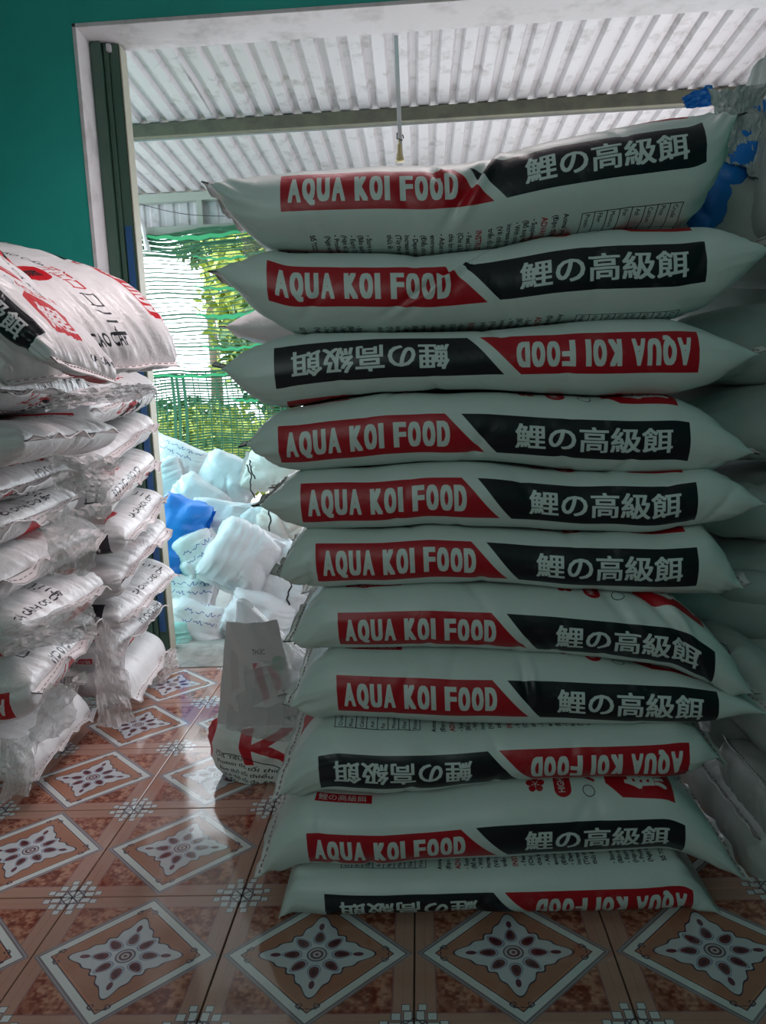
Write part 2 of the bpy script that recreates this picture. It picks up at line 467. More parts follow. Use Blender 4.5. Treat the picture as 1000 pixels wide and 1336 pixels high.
M = {}
M['sack'] = mat('printed_feed_sack', rough=.42, img=IMG_BLACK, bump=[(26, .25, .004, 4), (260, .10, .001, 2)], noise_col=(5, (.55, .55, .52), .62, 1.3), tint=(.86, .90, .88))
M['sack_shiny'] = mat('printed_laminated_sack', rough=.34, img=IMG_BLACK, bump=[(30, .5, .006, 5), (150, .12, .001, 2)], tint=(.90, .84, .86))
M['hem'] = mat('sack_hem', (.70, .70, .68), rough=.45, bump=[(60, .4, .004, 4)], noise_col=(20, (.52, .50, .45), .5, .9))
M['hem_light'] = mat('sack_hem_light', (.80, .75, .75), rough=.36, bump=[(60, .4, .004, 4)])
M['thread'] = mat('stitching_thread', (.35, .30, .30), rough=.8)
M['plain_clean'] = mat('unmarked_white_sack', (.60, .64, .67), rough=.45, bump=[(16, .5, .008, 5), (70, .2, .002, 3)])
M['plain'] = mat('plain_white_sack', rough=.45, img=IMG_PLAIN, tint=(.86,.86,.88), bump=[(16, .5, .008, 5), (70, .2, .002, 3)])
M['beige'] = mat('dusty_plain_sack', (.62, .60, .56), rough=.55, bump=[(16, .5, .008, 5), (70, .2, .002, 3)], noise_col=(6, (.46, .41, .34), .45, .75))
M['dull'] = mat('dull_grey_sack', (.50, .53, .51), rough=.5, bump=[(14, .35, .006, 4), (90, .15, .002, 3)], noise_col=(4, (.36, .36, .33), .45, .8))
M['teal_sack'] = mat('teal_plain_sack', (.30, .62, .56), rough=.45, bump=[(16, .4, .006, 5)])
M['blue'] = mat('blue_woven_sack', (.01, .20, .68), rough=.42, bump=[(18, .4, .006, 5)])
M['film'] = mat('clear_plastic_film', (.80, .76, .76), rough=.13, spec=1.0, bump=[(22, 1.0, .014, 5), (70, .6, .004, 4)], trans=.64)
M['film_dense'] = mat('milky_plastic_film', (.74, .73, .74), rough=.25, spec=.6, bump=[(16, .5, .006, 4)], trans=.60)
M['milky'] = mat('milky_dusty_plastic', (.50, .54, .54), rough=.28, bump=[(16, .6, .008, 5)], trans=.10)
M['twine'] = mat('black_twine', (.03, .03, .035), rough=.8)
M['teal_wall'] = mat('teal_painted_plaster', (.014, .37, .31), rough=.6, bump=[(60, .15, .002, 4)], noise_col=(3, (.010, .29, .25), .45, .8))
M['plaster'] = mat('whitewashed_plaster', (.66, .62, .63), rough=.8, bump=[(30, .4, .003, 5)], noise_col=(7, (.46, .42, .42), .5, .75))
M['olive'] = mat('olive_painted_steel', (.055, .115, .085), rough=.35, spec=.6)
M['navy'] = mat('painted_blue_reflection', (.03, .10, .26), rough=.3)  # navy of a reflection, put into the colour
M['cream'] = mat('cream_trim', (.45, .43, .34), rough=.5)
M['galv'] = mat('galvanised_sheet', (.66, .62, .64), rough=.42, metal=.25, bump=[(8, .15, .004, 3)], noise_col=(9, (.42, .38, .38), .52, .72))
M['purlin'] = mat('painted_purlin', (.17, .16, .11), rough=.6, noise_col=(12, (.11, .10, .08), .4, .7))
M['frame'] = mat('grey_green_steel_frame', (.36, .39, .34), rough=.55)
M['rod'] = mat('white_painted_strap', (.62, .58, .60), rough=.5)
M['brass'] = mat('aged_brass', (.42, .34, .18), rough=.4, metal=.8)
M['net'] = mat('green_shade_net', (.03, .14, .07), rough=.6)
M['net_pale'] = mat('pale_green_shade_net', (.07, .17, .10), rough=.55)
M['net_band'] = mat('bright_green_net_band', (.05, .42, .17), rough=.5)
M['grout'] = mat('dark_grout', (.06, .045, .04), rough=.9)
M['tile'] = mat('glazed_floor_tile', rough=.10, spec=.6, img=IMG_TILE, coat=.3, bump=[(3.0, .10, .004, 2)])
M['marble'] = mat('grey_marble', (.42, .42, .38), rough=.15, noise_col=(6, (.16, .17, .16), .45, .65))
M['concrete'] = mat('shed_concrete', (.35, .35, .33), rough=.8, noise_col=(4, (.25, .24, .22), .4, .7))
M['leaf'] = mat('yellow_green_leaf', (.30, .36, .05), rough=.5)
M['leaf2'] = mat('mid_green_leaf', (.05, .12, .02), rough=.5)
M['bark'] = mat('bark', (.12, .09, .06), rough=.9)
M['koi_inner'] = mat('inner_printed_side', rough=.4, img=IMG_INNER)
M['koi'] = mat('printed_koi_bag', rough=.4, img=IMG_KOI, bump=[(22, .5, .006, 5)])

# ------------------------------------------------------------------ the setting
S = 0.4; X0 = -.851; Y0 = 1.272
def struct(o): o['kind'] = 'structure'; return o
flo = struct(empty('floor'))
mb = MB(); mb.box(-3.05, 2.45, -2.0, 3.272, -.05, -.006); mb.build('grout_bed', M['grout'], flo)
tv = []; h = S/2-.0016
bm = bmesh.new()
bmesh.ops.create_cube(bm, size=1)
for v in bm.verts: v.co = Vector((v.co.x*2*h, v.co.y*2*h, v.co.z*.006-.003))
top = [e for e in bm.edges if all(v.co.z > -.001 for v in e.verts)]
bmesh.ops.bevel(bm, geom=top, offset=.0012, segments=1, affect='EDGES')
uvl = bm.loops.layers.uv.new('UVMap')
for f_ in bm.faces:
    for l in f_.loops: l[uvl].uv = (l.vert.co.x/(2*h)+.5, l.vert.co.y/(2*h)+.5)
tile_me = bpy.data.meshes.new('floor_tile'); bm.to_mesh(tile_me); bm.free(); tile_me.materials.append(M['tile'])
for i in range(-5, 8):
    for j in range(-8, 5):
        t = bpy.data.objects.new('floor_tile', tile_me); COL.objects.link(t); t.parent = flo
        t.location = (X0+S*(i+.5), Y0+S*(j+.5), random.Random(i*31+j).uniform(-.0003, .0003))
mb = MB(); mb.box(-1.32, 2.45, 3.275, 3.60, -.05, .004, .002); struct(mb.build('trim_1', M['marble']))
mb = MB(); mb.box(-3.2, 3.0, 3.60, 9.0, -.06, -.01); struct(mb.build('shed_floor', M['concrete']))

OX, OZ, WY0, WY1 = -1.32, 2.646, 3.35, 3.585
wl = struct(empty('wall_front'))
mb = MB(); mb.box(-3.05, OX-.0, WY0, WY1, 0, 3.2); mb.build('wall_panel', M['teal_wall'], wl)
mb = MB(); mb.box(OX, 2.45, WY0, WY1, OZ, 3.2); mb.build('lintel', M['teal_wall'], wl)
# whitewashed reveal, set in the opening
n = 40
mb = MB(); mb.box(OX-.004, OX+.012, WY0-.004, WY1, 0, OZ+.004, .002); mb.build('door_reveal', M['plaster'], wl)
mb = MB(); mb.box(OX-.004, 2.45, WY0-.004, WY1, OZ-.012, OZ+.004, .002); mb.build('lintel_reveal', M['plaster'], wl)
for nm, a in (('wall_left', (-3.05, -2.95, -2.0, WY0, 0, 3.2)), ('wall_right', (2.35, 2.45, -2.0, WY0, 0, 3.2))):
    mb = MB(); mb.box(*a); struct(mb.build(nm, M['teal_wall']))
mb = MB(); mb.box(-3.05, 2.45, -2.0, -1.9, 0, 3.2); struct(mb.build('wall_back', M['teal_wall']))
mb = MB(); mb.box(-3.05, 2.45, -2.0, WY1, 3.2, 3.3); struct(mb.build('ceiling', M['plaster']))

# sliding door post in the opening
dr = struct(empty('door_1', (OX+.012, 3.5, 0)))
def B(name, mt, x0, x1, y0, y1, z0, z1, bev=.002, parent=dr):
    m_ = MB(); lx, ly, lz = parent.location
    m_.box(x0-lx, x1-lx, y0-ly, y1-ly, z0-lz, z1-lz, bev); return m_.build(name, mt, parent)
B('channel', M['olive'], -1.306, -1.262, 3.47, 3.60, .004, 2.632)
B('channel', M['olive'], -1.258, -1.238, 3.49, 3.60, .004, 2.632)
B('door_stile', M['olive'], -1.236, -1.196, 3.50, 3.58, .004, 2.630)
B('blue_reflection', M['navy'], -1.232, -1.204, 3.493, 3.50, .10, 1.90)  # blue reflection on the lower stile, built as a coloured strip
B('edge_strip', M['cream'], -1.194, -1.188, 3.50, 3.575, .004, 2.625)
B('door_roller', M['rod'], -1.240, -1.222, 3.475, 3.50, 2.595, 2.625, .004)

# shed roof: corrugated sheets on purlins
def roofz(Y): return 2.715-.055*(Y-3.6)
roof = struct(empty('shed_roof'))
def corr(x0, n, pitch=.105, d=.026):
    px, pz = [], []
    for k in range(n):
        for a, b in ((0, 0), (.50, 0), (.62, 1), (.88, 1)):
            px.append(x0+(k+a)*pitch); pz.append(b*d)
    px += [x0+n*pitch, x0+(n+.4)*pitch]; pz += [0, 0]
    return np.array(px), np.array(pz)
YE = 5.72
for k in range(9):
    x0 = -3.3+k*.735
    px, pz = corr(x0, 7)
    pz = pz + .0025*(k % 2)
    ys = np.linspace(3.60, YE+.25, 12)
    V = np.array([(x+.002*math.sin(Y*3+k), Y, roofz(Y)+z+.004*vnoise(np.array([[x, Y, k]]), .4, 5)[0]) for Y in ys for x, z in zip(px, pz)])
    nv = len(px); Fc = grid_faces(len(ys), nv)
    V2 = V+np.array([0, 0, .0015]); Fb = Fc+len(V)
    mobj('roof_sheet', np.vstack([V, V2]), np.vstack([Fc[:, ::-1], Fb]), M['galv'], roof, smooth=False)
for Y in (4.55, ):
    z = roofz(Y)
    mb = MB(); mb.box(-3.2, 3.0, Y-.025, Y+.025, z-.072, z-.003, .003); mb.build('purlin', M['purlin'], roof)
    mb = MB(); mb.box(-3.2, 3.0, Y+.025, Y+.03, z-.08, z-.065, 0); mb.build('purlin_lip', M['rod'], roof)
    for k in range(50):
        pass
# far side of the shed: beams and sheet band
zE = roofz(YE)
p1 = at(262, 268, YE)[2]; p2 = at(262, 294, YE)[2]
fw = struct(empty('shed_end_wall'))
mb = MB(); mb.box(-3.2, 3.0, YE-.03, YE+.03, zE-.062, zE-.004, .003); mb.build('eave_beam', M['frame'], fw)
mb = MB(); mb.box(-3.2, 3.0, YE-.03, YE+.03, p2-.05, p2-.0, .003); mb.build('lower_beam', M['frame'], fw)
xp = at(262, 280, YE)[0]
for k in range(-1, 5):
    mb = MB(); mb.box(xp-.02+k*1.0, xp+.02+k*1.0, YE-.025, YE+.02, p2, zE-.062, .002); mb.build('beam_post', M['frame'], fw)
for k in range(8):
    px, pz = corr(-3.2+k*.735, 7, .105, .012)
    V = [(x, YE+.035+z+.004*(k % 2), zz) for zz in (p2-.03, zE-.01) for x, z in zip(px, pz)]
    V = np.array(V); Fc = grid_faces(2, len(px))
    mobj('sheet_band', np.vstack([V, V+[0, .0015, 0]]), np.vstack([Fc, (Fc+len(V))[:, ::-1]]), M['galv'], fw, smooth=False)
# right side wall of the shed, corrugated sheets (upright ribs)
sw = struct(empty('shed_side_wall'))
for k in range(3):
    px, pz = corr(3.62+k*.735, 7)
    V = np.array([(1.95+z+(zz-1.9)*.0, x, zz) for zz in (-.01, roofz(4.6)) for x, z in zip(px, pz)])
    Fc = grid_faces(2, len(px)); mobj('wall_sheet', np.vstack([V, V+[.0015, 0, 0]]), np.vstack([Fc, (Fc+len(V))[:, ::-1]]), M['galv'], sw, smooth=False)
for k, Y in enumerate((3.75, 5.6)):
    mb = MB(); mb.box(1.96, 2.02, Y-.03, Y+.03, -.01, roofz(5.7)-.08, .002); mb.build('shed_post', M['frame'], sw)

# ------------------------------------------------------------------ sack builder
def interp(xs, pts):
    pts = sorted(pts); px = np.array([p[0] for p in pts]); pz = np.array([p[1] for p in pts])
    # smooth (monotone-ish) interpolation: linear then gaussian smoothing on a fine grid
    fx = np.linspace(px[0], px[-1], 400); fz = np.interp(fx, px, pz)
    k = np.exp(-np.linspace(-2, 2, 25)**2); k /= k.sum()
    pad = np.concatenate([2*fz[0]-fz[12:0:-1], fz, 2*fz[-1]-fz[-2:-14:-1]])
    fz = np.convolve(pad, k, 'valid')
    return np.interp(xs, fx, fz)

def sack_surface(xs, zt, zb, yc, hw, nf=22, nt=18, seed=1, lump=.004, gather=.005, gscale=.016, glen=.10, folds=(), round_k=1.05):
    """rings along x; cross-section = flattened stadium; returns verts (nu,nv,3) and V coordinate (arc length, 0 = middle of the -y side)"""
    nu = len(xs)
    t = np.maximum((zt-zb)/2, .002); zc = (zt+zb)/2
    # parameter list around: start at back middle going over bottom, front, top
    ring = []
    nb = 8
    def seg(kind, n): return [(kind, i/n) for i in range(n)]
    ring = seg('bb', nb)+seg('bot', nt)+seg('front', nf)+seg('top', nt)+seg('bt', nb)
    nv = len(ring)
    Vx = np.zeros((nu, nv, 3))
    re = np.minimum(t*round_k+.0005, hw*.6)
    fl = hw-re
    for j, (k, s) in enumerate(ring):
        if k == 'bb': a = s*math.pi/2; y = yc+fl+re*math.cos(a); z = zc-t*math.sin(a)
        elif k == 'bot': y = yc+fl*(1-2*s); z = zc-t
        elif k == 'front': a = -math.pi/2+s*math.pi; y = yc-fl-re*math.cos(a); z = zc+t*np.sign(math.sin(a))*abs(math.sin(a))
        elif k == 'top': y = yc-fl*(1-2*s); z = zc+t
        else: a = math.pi/2*(1-s); y = yc+fl+re*math.cos(a); z = zc+t*math.sin(a)
        Vx[:, j, 0] = xs; Vx[:, j, 1] = y; Vx[:, j, 2] = z
    # arc length
    d = np.linalg.norm(np.diff(Vx, axis=1, append=Vx[:, :1]), axis=2)
    cum = np.concatenate([np.zeros((nu, 1)), np.cumsum(d, 1)[:, :-1]], 1)
    jf = nb+nt+nf//2
    V = cum-cum[:, jf:jf+1]
    # normals
    du = np.gradient(Vx, axis=0); dv = np.roll(Vx, -1, 1)-np.roll(Vx, 1, 1)
    N = np.cross(du, dv); N /= (np.linalg.norm(N, axis=2, keepdims=True)+1e-9)
    if (N[nu//2, jf, 1] > 0): N = -N
    de = np.minimum(xs-xs[0], xs[-1]-xs)[:, None]
    P = np.stack([np.broadcast_to(xs[:, None], V.shape), V, np.zeros_like(V)], -1)
    disp = lump*vnoise(P, .16, seed)+lump*.5*vnoise(P, .06, seed+1)
    q = P.copy(); q[..., 0] *= .12
    g = 1-2*np.abs(vnoise(q, gscale, seed+2)); g2 = 1-2*np.abs(vnoise(q, gscale*2.3, seed+7))
    disp += gather*(g*.6+g2*.6)*np.exp(-de/glen)
    # random diagonal creases
    rg = np.random.RandomState(seed)
    for k in range(7):
        x0 = rg.uniform(xs[0], xs[-1]); v0 = rg.uniform(-.12, .12); an = rg.uniform(-1, 1)
        s_ = (xs[:, None]-x0)+an*(V-v0); al = (V-v0)
        disp -= lump*.8*np.exp(-(s_/.010)**2)*np.exp(-(al/.05)**2)
    for (x0, v0, an, dep, wd, ln) in folds:
        s_ = (xs[:, None]-x0)+an*(V-v0)
        disp += -dep*np.exp(-(s_/wd)**2)*np.exp(-((V-v0)/ln)**2)+dep*.6*np.exp(-((s_-wd*1.6)/wd)**2)*np.exp(-((V-v0)/ln)**2)
    fin = np.clip((t[:, None]-.004)/.03, .0, 1)
    Vx = Vx+N*(disp*fin)[..., None]
    return Vx, V

def make_sack(name, xs, zt, zb, yc, hw, material, hem_mat, umid, v0=0.0, flip=False, seed=1, hem=.028, place=None, res=None, thread=True, size=(SW, SH), hem_amp=.007, **kw):
    yc = np.broadcast_to(np.asarray(yc, float), xs.shape); hw = np.broadcast_to(np.asarray(hw, float), xs.shape)
    Vx, V = sack_surface(xs, zt, zb, yc, hw, seed=seed, **kw)
    nu, nv = V.shape
    U = (xs[:, None]-umid)+0*V; Vv = V-v0
    if flip: U, Vv = -U, -Vv
    uv = np.stack([U/size[0]+.5, Vv/size[1]+.5], -1)
    # cut the wrap: duplicate first ring column so the UV seam lies at the back
    Vx2 = np.concatenate([Vx, Vx[:, :1]], 1)
    last = uv[:, -1:].copy(); last[..., 1] += (uv[:, -1:, 1]-uv[:, -2:-1, 1])
    uv2 = np.concatenate([uv, last], 1)
    Fc = grid_faces(nu, nv+1)
    org = np.array([xs.mean(), yc.mean(), zb.min()])
    verts = Vx2.reshape(-1, 3)
    if place is not None:
        tf = lambda A: (A-org)@place[0].T+place[1]
    else: tf = lambda A: A
    loc = org if place is None else place[1]
    o = mobj(name, tf(verts)-loc, Fc, material, uv=uv2.reshape(-1, 2), loc=loc)
    # hems: flat sewn strip at each end
    for e, sgn in ((0, -1), (-1, 1)):
        hwE = hw[e]*.985; ny = 46; nx = 5
        ys = np.linspace(yc[e]-hwE, yc[e]+hwE, ny)
        G = np.zeros((2, nx, ny, 3)); z0 = (zt[e]+zb[e])/2
        for i in range(nx):
            s_ = i/(nx-1)
            P = np.stack([ys, 0*ys+s_*.02, 0*ys], -1)
            zz = z0+hem_amp*s_**.8*vnoise(P, .045, seed+11)+hem_amp*1.3*s_*vnoise(P, .16, seed+12)
            xx = xs[e]+sgn*(-.006+hem*s_)+s_*.004*vnoise(P, .02, seed+13)
            for k in (0, 1):
                G[k, i, :, 0] = xx; G[k, i, :, 1] = ys; G[k, i, :, 2] = zz+(.0016 if k else -.0016)
        vs = G.reshape(-1, 3); f1 = grid_faces(nx, ny); f2 = (f1+nx*ny)[:, ::-1]
        side = [[(nx-1)*ny+q, (nx-1)*ny+q+1, nx*ny+(nx-1)*ny+q+1, nx*ny+(nx-1)*ny+q] for q in range(ny-1)]
        hm = mobj('hem', tf(vs)-loc, f1.tolist()+f2.tolist()+side, hem_mat, o)
        if thread:
            mb = MB(); i = 2
            for q in range(1, ny-2, 2):
                a, b = G[1, i, q], G[1, i, q+1]
                mb.tube([tf(a+[0, 0, .0012])-loc, tf(b+[0, 0, .0012])-loc], .0017, 4)
            mb.build('stitching', M['thread'], hm)
    return o

def halfprof(L, T, nu=90, p=2.6, q=.62):
    u = np.sin(np.linspace(-math.pi/2, math.pi/2, nu))
    u = np.sign(u)*np.abs(u)**.95
    t = T*np.clip(1-np.abs(u)**p, 0, 1)**q
    return u*L/2, np.maximum(t, .002)

# ------------------------------------------------------------------ main stack (eleven sacks)
YF = 1.555; HW = .275; YC = YF+HW
YT = YF+.03
C = {  # lines where neighbouring sacks meet, read along the stack
 1: [(345, 321), (400, 324), (500, 325), (560, 329), (640, 318), (720, 301), (800, 293), (900, 289)],
 2: [(380, 433), (500, 432), (640, 427), (760, 415), (880, 413)],
 3: [(370, 534), (430, 521), (500, 511), (640, 510), (780, 517), (880, 515)],
 4: [(395, 615), (480, 611), (560, 605), (640, 606), (740, 614), (860, 618), (930, 612)],
 5: [(400, 692), (500, 692), (560, 686), (640, 690), (740, 697), (860, 697), (930, 686)],
 6: [(420, 769), (480, 766), (560, 762), (640, 765), (740, 772), (880, 779)],
 7: [(430, 852), (540, 850), (640, 853), (720, 858), (800, 868), (880, 880), (935, 900)],
 8: [(440, 943), (520, 948), (600, 953), (680, 952), (780, 950), (880, 945)],
 9: [(400, 1041), (500, 1046), (560, 1041), (650, 1026), (760, 1020), (870, 1020)],
 10: [(380, 1137), (500, 1138), (640, 1132), (760, 1127), (890, 1121)],
 11: [(400, 1211), (500, 1210), (640, 1208), (760, 1205), (890, 1200)]}
SP = [  # tipL, left top pts, left bottom pts, tipR, right top pts, right bottom pts, banner x0,x1, banner y - sack mid (px), flip
 dict(tl=(283, 250), lt=[(300, 236), (340, 226), (400, 218), (500, 212), (610, 209), (680, 190), (760, 172), (830, 157)], lb=[(295, 268), (318, 300)], tr=(946, 165), rt=[(890, 142), (925, 141)], rb=[(925, 262), (940, 215)], bx=(362, 925), dv=.028, flip=0),
 dict(tl=(292, 358), lt=[(305, 345), (328, 334)], lb=[(305, 375), (340, 408)], tr=(990, 333), rt=[(935, 291), (972, 312)], rb=[(930, 398), (968, 358)], bx=(346, 925), dv=.006, flip=0),
 dict(tl=(298, 482), lt=[(322, 462), (350, 443)], lb=[(315, 500), (340, 524)], tr=(974, 464), rt=[(920, 426), (952, 448)], rb=[(925, 500), (955, 482)], bx=(357, 914), dv=.008, flip=1),
 dict(tl=(330, 578), lt=[(340, 556), (355, 540)], lb=[(343, 598), (365, 610)], tr=(968, 588), rt=[(915, 530), (945, 560)], rb=[(925, 612), (950, 603)], bx=(362, 903), dv=-.012, flip=0),
 dict(tl=(346, 655), lt=[(360, 640), (378, 625)], lb=[(362, 672), (380, 684)], tr=(984, 653), rt=[(950, 622), (970, 638)], rb=[(950, 677), (970, 665)], bx=(392, 912), dv=-.002, flip=0),
 dict(tl=(371, 745), lt=[(380, 718), (392, 702)], lb=[(383, 757), (402, 766)], tr=(955, 758), rt=[(930, 703), (945, 720)], rb=[(920, 778), (945, 772)], bx=(413, 913), dv=-.004, flip=0),
 dict(tl=(386, 826), lt=[(398, 796), (412, 778)], lb=[(396, 843), (412, 850)], tr=(968, 892), rt=[(915, 810), (945, 848)], rb=[(950, 905), (960, 902)], bx=(443, 935), dv=-.018, flip=0),
 dict(tl=(385, 908), lt=[(400, 880), (415, 864)], lb=[(398, 930), (418, 940)], tr=(985, 916), rt=[(955, 905), (970, 910)], rb=[(930, 935), (960, 926)], bx=(440, 940), dv=-.006, flip=0),
 dict(tl=(370, 1020), lt=[(385, 985), (405, 958), (422, 946)], lb=[(378, 1032), (390, 1038)], tr=(925, 972), rt=[(900, 952), (915, 960)], rb=[(900, 1005), (915, 990)], bx=(415, 902), dv=-.012, flip=1),
 dict(tl=(347, 1122), lt=[(362, 1082), (382, 1050)], lb=[(355, 1132), (368, 1136)], tr=(957, 1126), rt=[(895, 1040), (930, 1085)], rb=[(920, 1124), (940, 1128)], bx=(402, 896), dv=-.022, flip=0),
 dict(tl=(364, 1200), lt=[(374, 1166), (380, 1148)], lb=[(372, 1208), (385, 1211)], tr=(938, 1190), rt=[(905, 1140), (925, 1168)], rb=[(905, 1199), (925, 1197)], bx=(424, 908), dv=-.026, flip=1)]
LBL = ['top sack of the tall stack, bent up at its right end',
 'second sack from the top of the tall stack, crumpled left tip and creased red banner',
 'upside-down sack third from the top of the tall stack, navy and red banner',
 'fourth sack from the top of the tall stack, with a red flower mark',
 'fifth sack from the top of the tall stack, flat and even',
 'sixth sack from the top of the tall stack, greenish crumpled left tip',
 'seventh sack from the top of the tall stack, its right end drooping',
 'eighth sack from the top of the tall stack, red banner cut by a crease',
 'upside-down sack third from the floor in the tall stack',
 'second sack from the floor, red flower and hexagon print above its banner',
 'bottom sack of the tall stack lying upside down on the tiles']
def w2(pts, Y): return [(lambda p: (p[0], p[2]))(at(a, b, Y)) for a, b in pts]
for k, s in enumerate(SP):
    YTip = YF+.10
    tl = w2([s['tl']], YTip)[0]; tr = w2([s['tr']], YTip)[0]
    topc = w2(C[k], YT) if k > 0 else []
    botc = w2(C[k+1], YT)
    lo_x = lambda pts, a, b: [p for p in pts if a+.005 < p[0] < b-.005]
    lt = w2(s['lt'], YT+.02); lb = w2(s['lb'], YT+.02); rt = w2(s['rt'], YT+.02); rb = w2(s['rb'], YT+.02)
    top_ = lt+lo_x(topc, lt[-1][0], rt[0][0])+rt
    bot_ = lb+lo_x(botc, lb[-1][0], rb[0][0])+rb
    nu = 150
    u = np.sin(np.linspace(-math.pi/2, math.pi/2, nu)); u = .35*u+.65*np.linspace(-1, 1, nu)
    xs = (tl[0]+tr[0])/2+u*(tr[0]-tl[0])/2
    zt = interp(xs, [tl]+top_+[tr]); zb = interp(xs, [tl]+bot_+[tr])
    if k == 10: zb = np.maximum(zb, .004)
    mid = (zt+zb)/2; tt = np.maximum((zt-zb)/2-.0012, .002)
    zt, zb = mid+tt, mid-tt
    bx0, bx1 = at(s['bx'][0], 600, YF)[0], at(s['bx'][1], 600, YF)[0]
    # banner ends lie at the height of the sack itself
    ym = (s['tl'][1]+s['tr'][1])/2
    bx0 = at(s['bx'][0], ym, YF)[0]; bx1 = at(s['bx'][1], ym, YF)[0]
    un = np.abs(u)
    hw = HW*(1-.10*un**8)
    yc = YC+.012*math.sin(k*2.1)*0+HW*.04*un**6
    folds = []
    if k == 0: folds = [((bx0+bx1)/2-.03, .04, -.6, .020, .012, .07), ((bx0+bx1)/2-.09, .04, .5, .010, .008, .04)]
    if k == 1: folds = [((bx0+bx1)/2-.075, .03, -1.4, .018, .010, .06)]
    if k == 6: folds = [(bx1-.08, .03, .8, .012, .014, .08), (bx1-.18, .04, .5, .006, .014, .08)]
    if k == 7: folds = [((bx0+bx1)/2+.0, .04, .1, .010, .008, .05)]
    o = make_sack('feed_sack', xs, zt, zb, yc, hw, M['sack'], M['hem'], (bx0+bx1)/2, v0=s['dv'], flip=bool(s['flip']), seed=20+k*5,
                  nf=40, nt=22, lump=.0045, gather=.011, gscale=.018, glen=.065, folds=folds, hem=.024, hem_amp=.014)
    sc_u = (bx1-bx0)/.80
    # stretch print to this sack's banner length
    uvl = o.data.uv_layers[0]; a = np.empty(len(uvl.data)*2, np.float32); uvl.data.foreach_get('uv', a); a = a.reshape(-1, 2)
    a[:, 0] = .5+(a[:, 0]-.5)/sc_u; uvl.data.foreach_set('uv', a.ravel())
    tag(o, LBL[k], 'sack', 'printed feed sacks in the tall stack')

# ------------------------------------------------------------------ generic lying sack
def lying(name, xl, xr, yc, zc, hw, T, material, label, cat='sack', group=None, seed=1, umid=None, v0=0, flip=False, droop=0.0, rotz=0.0, tilt=0.0, sag=0.0, nf=26, nt=34, nu=90, hem_mat=None, p=2.6, q=.62, low=0.0, **kw):
    L = xr-xl
    xs, t = halfprof(L, T, nu, p, q)
    un = xs/(L/2)
    z = -sag*(1-un**2)
    zz = z - droop*np.abs(un)**4
    zz = zz - (T-t)*low
    R = Matrix.Rotation(rotz, 3, 'Z') @ Matrix.Rotation(tilt, 3, 'X')
    org = np.array([(xl+xr)/2, yc, zc])
    o = make_sack(name, xs, zz+t, zz-t, 0.0*xs, hw*(1-.06*np.abs(un)**8), material, hem_mat or M['hem_light'],
                  0.0 if umid is None else umid, v0=v0, flip=flip, seed=seed,
                  place=(np.array(R), org-np.array([0, 0, 0])), nf=nf, nt=nt, **kw)
    return tag(o, label, cat, group)

# second column right behind the tall stack
zs = [.075+.142*k for k in range(10)]
ord_ = ['bottom', 'second from the floor', 'third from the floor', 'fourth from the floor', 'fifth from the floor', 'sixth from the floor', 'fifth from the top', 'third from the top', 'second from the top', 'top']
ord_ = ['bottom sack', 'second sack from the floor', 'third sack from the floor', 'fourth sack from the floor', 'fifth sack from the floor', 'fourth sack from the top', 'third sack from the top', 'second sack from the top', 'topmost sack', '']
rb_ = random.Random(3)
for k in range(9):
    z = zs[k]
    lf = at([372, 352, 380, 392, 385, 362, 345, 330, 308][k]+rb_.uniform(-3, 3), 700, 2.1)[0]
    lying('feed_sack', lf, lf+1.02, 2.43, z*1.04, .275, .070, M['sack_shiny'], ord_[k]+' behind the tall stack, its crinkled left end showing', group='feed sacks behind the tall stack',
          seed=200+k*7, nt=24, nf=20, nu=60, gather=.010, glen=.10, lump=.006, umid=.24, v0=.1, flip=bool(k % 2))

